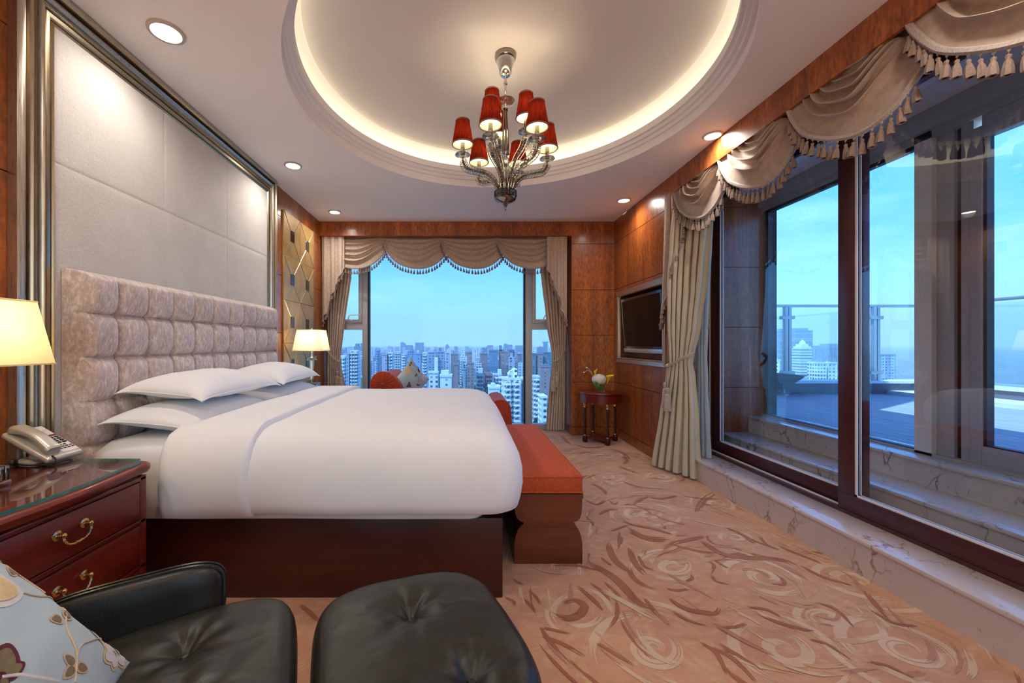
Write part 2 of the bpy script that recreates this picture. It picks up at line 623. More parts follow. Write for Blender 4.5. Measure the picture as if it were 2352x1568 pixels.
def carpet_mat(name, a, b, c3, fuzz=0.10, swirl=None):
    t = NT(name)
    c = t.coord()
    n1 = t.noise(c, 2.1, 4, 0.55, 0.6)
    n2 = t.noise(t.coord((1, 2.2, 1), (0, 0, 0.6)), 9, 5, 0.6, 0.8)
    pile = t.noise(c, 420, 2)
    col = t.ramp(n1, [(0.3, a), (0.5, b), (0.7, c3)])
    if swirl:
        sw = t.noise(t.coord((1, 1, 1)), 1.25, 2.0, 0.45, 1.9)
        hi = t.ramp(sw, [(0.0, 0.0), (0.40, 0.0), (0.425, 0.75), (0.45, 0.0), (0.475, 0.55), (0.505, 0.0), (0.535, 0.65), (0.565, 0.0), (0.60, 0.5), (0.64, 0.0), (1.0, 0.0)])
        br = t.ramp(n2, [(0.38, 0.0), (0.62, 1.0)])
        col = t.mix(t.math('MULTIPLY', t.mix(1.0, hi, br, 'MULTIPLY'), 0.62), col, swirl)
    col = t.mix(0.5, col, t.ramp(n2, [(0.3, (1 - fuzz * 1.3,) * 3), (0.7, (1 + fuzz,) * 3)]), 'MULTIPLY')
    col = t.mix(0.6, col, t.ramp(pile, [(0.3, (0.82,) * 3), (0.7, (1.12,) * 3)]), 'MULTIPLY')
    return t.done(t.pbr(col, 0.95, spec=0.1, normal=t.bump(pile, 0.5, 0.004), sheen=0.25))


M['carpet'] = carpet_mat('carpet_ground', (0.48, 0.228, 0.130), (0.54, 0.270, 0.152), (0.58, 0.310, 0.172), swirl=(0.66, 0.45, 0.30))
M['carpet_cream'] = carpet_mat('carpet_cream', (0.56, 0.37, 0.235), (0.63, 0.43, 0.28), (0.66, 0.46, 0.30))
M['carpet_pink'] = carpet_mat('carpet_pink', (0.40, 0.185, 0.125), (0.45, 0.21, 0.14), (0.47, 0.225, 0.15))
M['carpet_tan'] = carpet_mat('carpet_tan', (0.50, 0.285, 0.14), (0.56, 0.33, 0.17), (0.56, 0.34, 0.19))
M['carpet_brown'] = carpet_mat('carpet_brown', (0.30, 0.105, 0.05), (0.35, 0.13, 0.064), (0.39, 0.155, 0.076))
M['led'] = emit('cove_light_strip', (1.0, 0.87, 0.56), K_COVE)
M['lobby_ceil'] = simple('lobby_ceiling_paint', (.85, .85, .87), .7, var=.02)
M['mirror_dk'] = simple('dark_mirror', (0.10, 0.085, 0.07), 0.18, 0.6)
M['lens'] = emit('downlight_lens', (1.0, 0.96, 0.88), 6.0)
M['white_trim'] = simple('pale_metal_trim', (0.46, 0.39, 0.34), 0.4, var=0.02)
M['tv_black'] = simple('black_plastic', (0.010, 0.010, 0.011), 0.25, coat=0.4)
M['tv_screen'] = simple('dark_screen', (0.004, 0.003, 0.003), 0.12, spec=0.18)
M['silver_pl'] = simple('silver_plastic', (0.52, 0.50, 0.46), 0.32, 0.5, var=0.03)
M['dark_pl'] = simple('black_rubber', (0.01, 0.01, 0.01), 0.4)
M['crystal'] = crystal('cut_crystal', dark=.12)
M['crystal_br'] = crystal('smoky_crystal', (0.80, 0.74, 0.66), 0.35)

# ------------------------------------------------------------------ room shell
XL, XR, YB, ZC = -1.882, 2.0, 5.244, 2.814
YN = -2.8                      # wall behind the camera
DX, DY, DR = 0.290, 2.711, 1.388

# floor: ground pile plus the brush-stroke pattern woven into it
fl = MB()
fl.add([(XL - 0.05, YN, 0), (2.07, YN, 0), (2.07, 5.75, 0), (XL - 0.05, 5.75, 0)], [(0, 1, 2, 3)], 0)
rs = random.Random(21)
zl = [0.0]


def stroke(path, w, m, strands=5, rag=0.16, taper=True):
    strands = max(strands, min(11, int(w / .0055)))
    rag = max(rag, .2)
    """dry-brush stroke: parallel strands with uneven ends"""
    pts = catmull([(p[0], p[1], 0) for p in path], 7)
    n = len(pts)
    zl[0] += 0.0000012
    for k in range(strands):
        o0 = -w / 2 + w * k / strands
        o1 = -w / 2 + w * (k + 1) / strands
        zl[0] += 0.0000002
        z = 0.0008 + zl[0]
        a = int(n * rs.random() ** 1.5 * rag); b = n - 1 - int(n * rs.random() ** 1.3 * rag * 1.5)
        if strands > 6 and rs.random() < .06: continue
        if b - a < 2: continue
        vs, fs = [], []
        for i in range(a, b + 1):
            t = pts[min(i + 1, n - 1)] - pts[max(i - 1, 0)]
            if t.length < 1e-9: t = Vector((1, 0, 0))
            t.normalize()
            nr = Vector((-t.y, t.x, 0))
            q = (i - a) / max(1, b - a)
            k2 = min(1, q * 5 + 0.12, (1 - q) * 5 + 0.12)
            full = 1.0 if not taper else (0.55 + 0.45 * math.sin(PI * i / (n - 1)) ** 0.6)
            m0 = (o0 + o1) / 2
            h = (o1 - o0) / 2 * k2
            vs.append(pts[i] + nr * (m0 * full - h) + Vector((0, 0, z)))
            vs.append(pts[i] + nr * (m0 * full + h) + Vector((0, 0, z)))
        for i in range(b - a):
            fs.append((2 * i, 2 * i + 1, 2 * i + 3, 2 * i + 2))
        fl.add(vs, fs, m)


def onfloor(px, py):
    Y = EYE * F / (py - CY)
    return ((px - CX) * Y / F, Y)


def spiral(cx, cy, r0, r1, turns, ph, w, m, sq=0.62, tilt=0.5, strands=4, cw=1):
    k = int(10 * turns) + 3
    pts = []
    for i in range(k + 1):
        q = i / k
        a = ph + cw * turns * 2 * PI * q
        r = lerp(r0, r1, q)
        x, y = r * math.cos(a), r * sq * math.sin(a)
        pts.append((cx + x * math.cos(tilt) - y * math.sin(tilt), cy + x * math.sin(tilt) + y * math.cos(tilt)))
    stroke(pts, w, m, strands, 0.14)


# whorls read from the photograph: (pixel x, y, radius in metres)
WH = [(1520, 1095, .17), (1490, 1180, .19), (1690, 1235, .13), (1760, 1325, .20), (1500, 1490, .24), (1960, 1330, .20), (1545, 1300, .22),
      (1380, 1000 + 45, .16), (1640, 1155, .15), (1800, 1490, .22), (2080, 1490, .22), (1330, 1400, .14), (1395, 1095, .16), (1450, 1180, .12), (1900, 1420, .16)]
for px, py, R in WH:
    x, y = onfloor(px, py)
    ph = rs.random() * 6.28; tl = rs.uniform(0.2, 0.9); sq = rs.uniform(0.62, 0.85)
    spiral(x, y, R * .12, R * .55, 1.35, ph, R * .20, 2 if py == 1400 else 1, sq, tl, 4)
    for j in range(3):
        a0 = ph + j * 2.1
        rr = R * rs.uniform(.72, 1.15)
        spiral(x, y, rr, rr * 1.12, rs.uniform(.22, .42), a0, R * .19, rs.choice([1, 1, 2]), sq, tl, 5)
    for j in range(2):
        a0 = ph + 1 + j * 2.6
        rr = R * rs.uniform(1.2, 1.5)
        spiral(x, y, rr, rr * 1.1, rs.uniform(.15, .3), a0, R * .14, rs.choice([1, 2, 3]), sq, tl, 4)

# brush marks flowing round the whorls
cen = [(*onfloor(px, py), R) for px, py, R in WH]
for i in range(640):
    x, y = rs.uniform(-.5, 2.05), rs.uniform(.75, 5.2)
    if x < .25 and 1.9 < y < 4.0: continue
    # swirl field of the nearest whorls
    vx = vy = 0.0
    for cx_, cy_, R in cen:
        dx, dy = x - cx_, y - cy_
        d2 = dx * dx + dy * dy + .01
        vx += -dy / d2 * R; vy += dx / d2 * R
    a = math.atan2(vy, vx)
    L = rs.uniform(.06, .26)
    pts = [(x, y)]
    for k in range(3):
        px_, py_ = pts[-1]
        vx = vy = 0.0
        for cx_, cy_, R in cen:
            dx, dy = px_ - cx_, py_ - cy_
            d2 = dx * dx + dy * dy + .01
            vx += -dy / d2 * R; vy += dx / d2 * R
        q = math.hypot(vx, vy) or 1
        pts.append((px_ + vx / q * L / 3, py_ + vy / q * L / 3))
    stroke(pts, rs.uniform(.007, .026), rs.choice([1, 1, 1, 2, 2, 4, 4, 4, 3]), 3, .3)

BROWN = [
    [(1290, 1385), (1320, 1378), (1342, 1392), (1330, 1412), (1300, 1420), (1262, 1405)],
    [(1348, 1290), (1385, 1310), (1420, 1335), (1470, 1385), (1515, 1398)], [(1325, 1345), (1360, 1375), (1385, 1402)],
    [(1355, 1338), (1385, 1360), (1400, 1380)], [(1385, 1335), (1412, 1358), (1428, 1380)], [(1215, 1355), (1232, 1372), (1240, 1388)],
    [(1200, 1372), (1218, 1390), (1232, 1408)], [(1240, 1440), (1275, 1448), (1310, 1455)], [(1246, 1462), (1290, 1478), (1345, 1508)],
    [(1370, 1476), (1410, 1500), (1456, 1530)], [(1395, 1245), (1412, 1285), (1455, 1320)], [(1445, 1258), (1460, 1295), (1490, 1325)],
    [(1465, 1275), (1480, 1300), (1505, 1312)], [(1380, 1280), (1395, 1292), (1410, 1300)], [(1440, 1210), (1480, 1232), (1540, 1238)],
    [(1445, 1222), (1490, 1240), (1530, 1242)], [(1445, 1204), (1500, 1214), (1545, 1228)], [(1405, 1220), (1425, 1212), (1445, 1205)],
    [(1545, 1248), (1590, 1238), (1625, 1232)], [(1540, 1250), (1600, 1265), (1650, 1272)], [(1610, 1240), (1650, 1268), (1700, 1280), (1790, 1285), (1830, 1300)],
    [(1600, 1178), (1615, 1150), (1640, 1132)], [(1600, 1150), (1620, 1158), (1650, 1162)], [(1630, 1290), (1640, 1300), (1632, 1320)], [(1640, 1285), (1662, 1300), (1675, 1306)],
    [(1635, 1320), (1645, 1335), (1675, 1342)], [(1665, 1212), (1700, 1225), (1735, 1250)], [(1718, 1235), (1740, 1245), (1790, 1262)], [(1745, 1232), (1760, 1250), (1790, 1264)],
    [(1535, 1375), (1580, 1400), (1640, 1408), (1652, 1395)], [(1545, 1405), (1580, 1425), (1625, 1438)], [(1660, 1442), (1690, 1440), (1715, 1430)],
    [(1605, 1475), (1645, 1500), (1668, 1550)], [(1625, 1485), (1680, 1510), (1735, 1566)], [(1650, 1478), (1700, 1508), (1750, 1540)],
    [(1360, 1110), (1385, 1125), (1395, 1140)], [(1345, 1148), (1370, 1158), (1390, 1150)], [(1400, 1148), (1410, 1158), (1420, 1152)], [(1345, 1185), (1360, 1200), (1362, 1208)],
    [(1375, 1182), (1395, 1172), (1420, 1168)], [(1455, 1160), (1470, 1148), (1490, 1140)], [(1490, 1142), (1520, 1145), (1555, 1138)], [(1430, 1105), (1455, 1115), (1475, 1118)],
    [(1420, 1070), (1440, 1078), (1470, 1088)], [(1430, 1048), (1440, 1058), (1432, 1066)], [(1290, 1000), (1300, 1012), (1310, 1022)], [(1320, 1020), (1350, 1028), (1390, 1024)],
    [(1330, 1045), (1345, 1038), (1365, 1042)], [(1400, 1030), (1430, 1040), (1445, 1056)], [(1880, 1385), (1920, 1400), (1960, 1440)], [(1860, 1470), (1900, 1480), (1960, 1520)],
    [(2000, 1400), (2050, 1430), (2110, 1440)], [(1990, 1520), (2040, 1530), (2100, 1560)], [(1715, 1395), (1760, 1400), (1800, 1420)], [(1840, 1300), (1890, 1325), (1960, 1345)],
    [(1575, 1335), (1590, 1328), (1588, 1318)], [(1530, 1352), (1555, 1356), (1585, 1352)], [(690, 1390), (715, 1410), (735, 1435)], [(1160, 1372), (1180, 1382), (1180, 1392)],
    [(1180, 1330), (1190, 1338), (1205, 1342)], [(1455, 1010), (1470, 1020), (1490, 1028)], [(1300, 985), (1330, 990), (1350, 1000)]]
for b in BROWN:
    pts = [onfloor(*q) for q in b]
    L = sum(math.dist(p, q) for p, q in zip(pts, pts[1:]))
    stroke(pts, min(0.048, max(0.016, L * 0.12)), 3, 5, 0.22)
for i in range(150):                    # pattern over the rest of the floor
    x, y = rs.uniform(XL, 2.05), rs.uniform(YN, 5.2)
    if y > 0.75 and x > -0.55: 
        if rs.random() < 0.55: continue
    a, L = rs.uniform(-0.9, 0.4) - 0.4, rs.uniform(0.1, 0.32)
    b = a + rs.uniform(-0.7, 0.7)
    stroke([(x, y), (x + L / 2 * math.cos(a), y + L / 2 * math.sin(a)), (x + L / 2 * (math.cos(a) + math.cos(b)), y + L / 2 * (math.sin(a) + math.sin(b)))], rs.uniform(.012, .035), rs.choice([1, 1, 2, 2, 3]), 4, 0.25)
for i in range(46):
    x, y = rs.uniform(XL, 2.0), rs.uniform(YN, 5.1)
    if y > 0.75 and x > -0.5: continue
    spiral(x, y, .02, .12, 1.3, rs.random() * 6, .022, rs.choice([1, 2]), .7, .5)
fl_o = struct(fl.build('floor', [M['carpet'], M['carpet_cream'], M['carpet_tan'], M['carpet_brown'], M['carpet_pink']], fix=False))

# ceiling with the round coffer
ce = MB()
N = 144
rx0, rx1, ry0, ry1 = XL, XR, YN, YB
vs, fs = [], []
angs = sorted([2 * PI * i / N for i in range(N)] + [math.atan2(y - DY, x - DX) % (2 * PI) for x in (rx0, rx1) for y in (ry0, ry1)])
for t in angs:
    c, s = math.cos(t), math.sin(t)
    k = min((rx1 - DX) / c if c > 1e-9 else (rx0 - DX) / c if c < -1e-9 else 1e9, (ry1 - DY) / s if s > 1e-9 else (ry0 - DY) / s if s < -1e-9 else 1e9)
    vs += [(DX + DR * c, DY + DR * s, ZC), (DX + k * c, DY + k * s, ZC)]
for i in range(len(angs)):
    j = (i + 1) % len(angs)
    fs.append((2 * i, 2 * i + 1, 2 * j + 1, 2 * j))
ce.add(vs, fs, 0)
prof = [(DR, ZC), (DR, 2.878), (DR - .022, 2.878), (DR - .022, 2.908), (DR - .044, 2.908), (DR - .044, 2.938), (DR - .066, 2.938), (DR - .066, 2.972),
        (DR - .066, 2.99), (DR + .10, 2.95), (DR + .13, 2.96), (DR + .14, 3.0), (DR + .12, 3.06), (DR + .06, 3.105), (DR - .03, 3.125), (DR - .10, 3.130)]
ce.lathe([(r, z) for r, z in prof], (DX, DY, 0), N, 0, caps=False)
dome = [(DR - .10, 3.130), (DR - .10, 3.115), (DR - .14, 3.112)] + [(r, 3.112 + 0.055 * (1 - (r / 1.25) ** 2)) for r in [1.2, 1.1, .95, .8, .6, .4, .2, 0.0001]]
ce.lathe(dome, (DX, DY, 0), N, 1, caps=False)
ceil = struct(ce.build('ceiling', [M['ceil'], M['dome']], sharp=25, fix=False))
led = MB()
led.tube([(DX + (DR + .055) * math.cos(2 * PI * i / 96), DY + (DR + .055) * math.sin(2 * PI * i / 96), 2.985) for i in range(96)], 0.012, 6, close=True)
part(led, 'cove_light', M['led'], ceil, 'warm light strip hidden in the ring')

# left wall
SEAM = [0.0, 0.11, 0.702, 1.317, 1.913, 2.519, ZC]
w = MB()
w.box(XL - .12, XL - .012, YN, 5.80, 0, 3.0, 1)
for z0, z1 in zip(SEAM, SEAM[1:]):
    for y0, y1 in [(YN, -1.2), (-1.2, 0.2), (0.2, 1.7), (1.7, 3.9), (3.9, 5.242), (5.246, 5.80)]:
        w.box(XL - .02, XL, y0 + .0015, y1 - .0015, z0 + .0028, z1 - .0028, 0)
struct(w.build('wall_left', [M['sapele'], M['gap']]))
# wall behind the camera, with a wide window added to let in fill light
GX0, GX1, GZ0, GZ1 = -1.55, 1.75, .35, 2.60
w = MB()
for x0, x1, z0, z1 in ((XL - .12, GX0, 0, 3.0), (GX1, 2.6, 0, 3.0), (GX0, GX1, 0, GZ0), (GX0, GX1, GZ1, 3.0)):
    w.box(x0, x1, YN - .12, YN, z0, z1, 0)
struct(w.build('wall_rear', [M['sapele'], M['gap']]))
w3 = empty('added_fill_window', (.1, YN - .06, GZ0), 'wide window added for fill daylight in the wall behind the viewpoint', 'window')
w3['kind'] = 'structure'
f = MB()
for x0, x1, z0, z1 in ((GX0, GX0 + .05, GZ0, GZ1), (GX1 - .05, GX1, GZ0, GZ1), (GX0 + .05, GX1 - .05, GZ0, GZ0 + .05), (GX0 + .05, GX1 - .05, GZ1 - .05, GZ1)):
    f.box(x0, x1, YN - .09, YN - .03, z0, z1)
part(f, 'window_frame', M['alu'], w3)
for x0, x1 in ((GX0 + .05, GX1 - .05),):
    g = MB(); g.add([(x0, YN - .06, GZ0 + .05), (x1, YN - .06, GZ0 + .05), (x1, YN - .06, GZ1 - .05), (x0, YN - .06, GZ1 - .05)], [(0, 1, 2, 3)])
    part(g, 'pane', M['pane_fill'], w3)
# window wall: pier on the right, pelmet above the recess
RX = 1.439
w = MB()
w.box(RX + .02, 2.12, YB + .02, 5.80, 0, 3.0, 1)
for z0, z1 in zip(SEAM, SEAM[1:]):
    w.box(RX, XR + .02, YB, YB + .02, z0 + .0028, z1 - .0028, 0)
    w.box(RX, RX + .02, YB + .02, 5.75, z0, z1, 0)
w.box(XL, RX, YB, YB + .10, 2.627, ZC, 0)
w.box(XL, RX, YB + .10, 5.80, 2.72, 3.0, 0)
w.box(XL, XR, YB - .004, YB, 0.0, 0.0, 0)
struct(w.build('wall_back', [M['sapele_h'], M['gap']]))
# right wall: panelled stretch by the television, bulkhead over the glazing, stretch near the camera
YO0, YO1 = 0.92, 3.788
TY0, TY1, TZ0, TZ1 = 3.965, 5.09, 1.03, 1.80      # television niche
w = MB()
w.box(XR + .16, 2.30, YO1 + .02, YB, 0, 3.0, 1)
for z0, z1 in zip(SEAM, SEAM[1:]):
    a, b = z0 + .0028, z1 - .0028
    if b < TZ0 or a > TZ1:
        w.box(XR, XR + .15, YO1, YB, a, b, 0)
    else:
        w.box(XR, XR + .15, YO1, TY0, a, b, 0)
        w.box(XR, XR + .15, TY1, YB, a, b, 0)
        if a < TZ0: w.box(XR, XR + .15, TY0, TY1, a, TZ0, 0)
        if b > TZ1: w.box(XR, XR + .15, TY0, TY1, TZ1, b, 0)
    w.box(XR, XR + .02, YN, YO0, z0 + .0028, z1 - .0028, 0)
w.box(XR + .02, 2.32, YO1, YO1 + .02, 0, ZC, 0)
w.box(XR + .012, 2.40, YN, YO0, 0, 3.0, 1)
w.box(XR, XR + .022, YO0, YO1, 2.637, ZC, 0)
w.box(XR + .022, 2.42, YO0, YO1, 2.74, 3.0, 2)
struct(w.build('wall_right', [M['sapele_h'], M['gap'], M['ceil']]))

# marble sill and the steps of the glazed lobby
w = MB()
w.box(2.065, 2.42, YO0, YO1 + .02, -.02, .168, 0)
w.box(2.052, 2.30, YO0, YO1 + .0, .168, .19, 0, .004)
struct(w.build('trim_1', [M['marble']]), 'cream marble sill under the sliding glass door')
w = MB()
w.box(2.42, 2.455, YO0, 3.80, -.02, .19, 0)
w.box(2.455, 2.74, YO0, 3.80, -.02, .343, 0)
w.box(2.443, 2.74, YO0, 3.80, .343, .365, 0, .004)
w.box(2.72, 3.05, YO0, 3.80, -.02, .498, 0)
w.box(2.708, 3.05, YO0, 3.80, .498, .52, 0, .004)
struct(w.build('trim_2', [M['marble_out']]), 'veined marble steps between the two glass screens')
# lobby end walls and ceiling
w = MB()
w.box(2.30, 3.0, 3.80, 3.95, 0, 3.0, 1)
for z0, z1 in zip([0, .19, .79, 1.36, 1.93, 2.5], [.19, .79, 1.36, 1.93, 2.5, 2.62]):
    w.box(2.40, 2.87, 3.785, 3.81, z0 + .0028, z1 - .0028, 0)
w.box(2.40, 3.0, YO0 - .02, YO0, 0, 2.62, 0)
struct(w.build('wall_lobby', [M['sapele'], M['gap']]))
w = MB()
w.box(2.40, 3.02, YO0 - .1, 3.95, 2.62, 2.74, 0)
struct(w.build('ceiling_lobby', [M['lobby_ceil']]))
# roof above the room and an added, unseen shading block (keeps the sun off, shades the terrace)
w = MB()
w.box(-2.4, 3.12, -3.2, 5.95, 3.24, 3.55, 0)
w.box(-2.4, 3.12, 3.6, 9.5, 3.55, 6.8, 0)  # unseen block added to lengthen the shade on the deck
struct(w.build('roof_and_shade_block', [M['ceil']]))

# ------------------------------------------------------------------ city-side window
YW = 5.65
wf = empty('window_1', (-.2, YW, 0), 'wide grey metal window overlooking the city', 'window')
wf['kind'] = 'structure'
def wx(px): return (px - CX) * YW / F
def wz(py): return EYE - (py - CY) * YW / F
mL0, mL1, mR0, mR1 = wx(834), wx(846), wx(1206), wx(1221)
zb, zt, ztr0, ztr1 = 0.075, 2.70, wz(757), wz(737)
f = MB()
f.box(XL, RX, YW - .05, YW + .05, 0, zb, 0)
f.box(XL, RX, YW - .05, YW + .05, zt, 2.8, 0)
for a, b in ((XL, XL + .06), (RX - .06, RX), (mL0, mL1), (mR0, mR1)):
    f.box(a, b, YW - .05, YW + .05, zb, zt, 0, .004)
f.box(XL, mL0, YW - .045, YW + .045, ztr0, ztr1 - .03, 0, .003)
f.box(mR1, RX, YW - .045, YW + .045, ztr0, ztr1 - .03, 0, .003)
part(f, 'window_frame', M['alu'], wf)
for a, b in ((XL + .06, mL0), (mR1, RX - .06)):      # opening sashes
    s = MB()
    s.box(a, a + .05, YW - .065, YW + .02, ztr1 - .03, zt, 0, .003)
    s.box(b - .05, b, YW - .065, YW + .02, ztr1 - .03, zt, 0, .003)
    s.box(a + .05, b - .05, YW - .065, YW + .02, ztr1 - .03, ztr1 + .02, 0, .003)
    s.box(a + .05, b - .05, YW - .065, YW + .02, zt - .05, zt, 0, .003)
    so = part(s, 'sash', M['alu'], wf)
    h = MB()
    hx = a + .24 if a < 0 else a + .16
    h.box(hx - .06, hx + .06, YW - .09, YW - .066, ztr1 + .002, ztr1 + .022, 0, .004)
    h.tube(catmull([(hx - .01, YW - .09, ztr1 + .012), (hx + .0, YW - .11, ztr1 + .05), (hx + .03, YW - .115, ztr1 + .075), (hx + .16, YW - .115, ztr1 + .08)], 5), .008, 8)
    part(h, 'handle', M['alu_white'], so)
s = MB()
for a, b in ((mL1, mL1 + .022), (mR0 - .022, mR0)):
    s.box(a, b, YW - .03, YW + .045, zb, zt, 0)
part(s, 'seal', M['seal'], wf)
for a, b, z0, z1 in ((XL + .06, mL0, zb, ztr0), (mL1, mR0, zb, zt), (mR1, RX - .06, zb, ztr0), (XL + .11, mL0 - .05, ztr1 + .02, zt - .05), (mR1 + .05, RX - .11, ztr1 + .02, zt - .05)):
    g = MB(); g.add([(a, YW, z0), (b, YW, z0), (b, YW, z1), (a, YW, z1)], [(0, 1, 2, 3)])
    part(g, 'pane', M['pane_blue'], wf)

# ------------------------------------------------------------------ sliding glass door
d1 = empty('door_1', (2.33, 2.4, .19), 'brown framed sliding glass door above the marble sill', 'door')
d1['kind'] = 'structure'
f = MB()
f.box(2.286, 2.41, YO0, YO1, .19, .212, 0)
f.box(2.286, 2.41, YO1 - .05, YO1, .212, 2.62, 0)
f.box(2.286, 2.41, YO0, YO0 + .05, .212, 2.62, 0)
f.box(2.286, 2.41, YO0, YO1, 2.62, 2.70, 0)
part(f, 'door_frame', M['door_br'], d1)
f = MB()
f.box(2.318, 2.324, YO0 + .05, YO1 - .05, .212, .222, 0)
f.box(2.318, 2.324, YO1 - .056, YO1 - .05, .222, 2.62, 0)
part(f, 'track', M['alu_white'], d1)
for nm, x0, x1, y0, y1 in (('far', 2.345, 2.385, 2.33, YO1 - .05), ('near', 2.288, 2.330, YO0 + .05, 2.427)):
    s = MB()
    sb, sw = .31, .10
    s.box(x0, x1, y0, y1, .213, sb, 0, .003)
    s.box(x0, x1, y0, y1, 2.52, 2.62, 0, .003)
    s.box(x0, x1, y1 - sw, y1, sb, 2.52, 0, .003)
    s.box(x0, x1, y0, y0 + sw, sb, 2.52, 0, .003)
    so = part(s, 'sliding_sash', M['door_br'], d1)
    b = MB()
    xb = x0 + .016
    for q in (xb - .010, xb + .012):
        b.box(q, q + .006, y0 + sw - .001, y1 - sw + .001, sb, sb + .012, 0)
        b.box(q, q + .006, y1 - sw - .012, y1 - sw, sb, 2.52, 0)
    part(b, 'glazing_bead', M['alu_white'], so)
    g = MB(); xm = (x0 + x1) / 2
    g.add([(xm, y0 + sw, sb), (xm, y1 - sw, sb), (xm, y1 - sw, 2.52), (xm, y0 + sw, 2.52)], [(0, 1, 2, 3)])
    part(g, 'pane', M['pane_clear'], so)

# ------------------------------------------------------------------ outer glazing to the terrace
XO = 2.85
w2 = empty('window_2', (XO, 2.4, .52), 'grey framed glass screen between the marble steps and the terrace', 'window')
w2['kind'] = 'structure'
def oy(px): return XO * F / (px - CX)
f = MB()
f.box(XO - .0, XO + .09, oy(1748), 3.80, .52, 2.62, 0)
f.box(XO, XO + .09, YO0, 3.80, 2.455, 2.62, 0)
f.box(XO - .04, XO + .0, YO0, 3.80, 2.50, 2.62, 0)
f.box(XO, XO + .09, YO0, oy(1748), .52, .535, 0)
f.box(XO, XO + .09, oy(2140), oy(2100), .52, 2.62, 1)
part(f, 'window_frame', [M['alu'], M['alu_white']], w2)
f = MB()
f.box(XO + .03, XO + .10, oy(2180), oy(2140), .52, 2.62, 0)
f.box(XO + .05, XO + .10, oy(2200), oy(2180), .52, 2.62, 1)
f.box(XO + .02, XO + .09, oy(2228), oy(2200), .52, 2.62, 0)
part(f, 'door_jamb', [M['alu'], M['seal']], w2)
f = MB()
y1 = oy(2228)
f.box(XO, XO + .06, y1 - .05, y1, .535, 2.40, 0, .004)
f.box(XO, XO + .06, YO0 + .05, y1 - .05, .535, .64, 0, .004)
f.box(XO, XO + .06, YO0 + .05, y1 - .05, 2.335, 2.455, 0, .004)
f.box(XO, XO + .06, YO0, YO0 + .05, .535, 2.455, 0, .004)
so = part(f, 'terrace_door', M['alu'], w2)
s = MB()
s.box(XO + .01, XO + .05, oy(1762), oy(1748), .535, 2.455, 0)
s.box(XO + .01, XO + .05, oy(2100), oy(1762), 2.43, 2.455, 0)
s.box(XO + .01, XO + .05, oy(2100), oy(1762), .535, .54, 0)
s.box(XO + .01, XO + .05, y1 - .065, y1 - .05, .64, 2.335, 0)
s.box(XO + .01, XO + .05, YO0 + .05, y1 - .05, .64, .647, 0)
part(s, 'seal', M['seal'], w2)
for a, b, z0, z1 in ((oy(2100), oy(1762), .54, 2.43), (YO0 + .05, y1 - .065, .647, 2.335)):
    g = MB(); g.add([(XO + .03, a, z0), (XO + .03, b, z0), (XO + .03, b, z1), (XO + .03, a, z1)], [(0, 1, 2, 3)])
    part(g, 'pane', M['pane_deep'], w2)
# ------------------------------------------------------------------ framed padded panel behind the bed
XP = -1.858
fr = empty('framed_wall_panel', (XL, 2.8, 0), 'tall padded pale panel in a wide bronze moulded frame behind the bed', 'wall panel')
FY0, FY1, FW = 1.645, 3.955, .172
prof = [(0, .000), (0, .040), (.012, .048), (.026, .048), (.034, .038), (.038, .018), (.050, .016), (.054, .030), (.064, .040), (.074, .032),
        (.078, .020), (.090, .014), (.100, .018), (.104, .034), (.112, .040), (.116, .026), (.119, .018), (.126, .032), (.142, .030), (.148, .024), (.149, .012), (.152, .022), (.160, .030), (.167, .024), (.170, .010), (.172, .0)]
pm = [0] * len(prof)
f = MB()
def frame_pt(side, d, h):
    # outer path corners: near bottom, near top, far top, far bottom (mitred)
    y0, y1, zt = FY0 + d, FY1 - d, ZC - .001 - d
    return [Vector((XL + .002 + h, y0, 0)), Vector((XL + .002 + h, y0, zt)), Vector((XL + .002 + h, y1, zt)), Vector((XL + .002 + h, y1, 0))][side]
for k in range(len(prof) - 1):
    (d0, h0), (d1, h1) = prof[k], prof[k + 1]
    mid = (d0 + d1) / 2
    m = 1 if (.034 <= mid <= .052 or .117 < mid < .120 or .148 < mid < .151) else 2 if (.052 < mid < .080 or .1 < mid < .117 or mid < .03) else 0
    for s in range(3):
        f.add([frame_pt(s, d0, h0), frame_pt(s + 1, d0, h0), frame_pt(s + 1, d1, h1), frame_pt(s, d1, h1)], [(0, 1, 2, 3)], m, True)
part(f, 'moulded_frame', [M['bronze'], M['bronze_dk'], M['silver_gilt']], fr, sharp=50, weld=True)
p = MB()
ys = [FY0 + FW - .01, 2.484, 3.139, FY1 - FW + .01]
zs = [0.6, 2.029, ZC - FW + .01]
rp = random.Random(4)
for y0, y1 in zip(ys, ys[1:]):
    for z0, z1 in zip(zs, zs[1:]):
        def pad(u, v, y0=y0, y1=y1, z0=z0, z1=z1):
            a, b = 2 * u - 1, 2 * v - 1
            e = min(1, (1 - abs(a)) * (y1 - y0) / 2 / .012, (1 - abs(b)) * (z1 - z0) / 2 / .012)
            return (XP - .002 + .003 * e ** .5 + .002 * (1 - a * a) * (1 - b * b), lerp(y0, y1, u), lerp(z0, z1, v))
        p.grid(pad, 60, 60, 0)
part(p, 'padded_panel', M['panel'], fr)

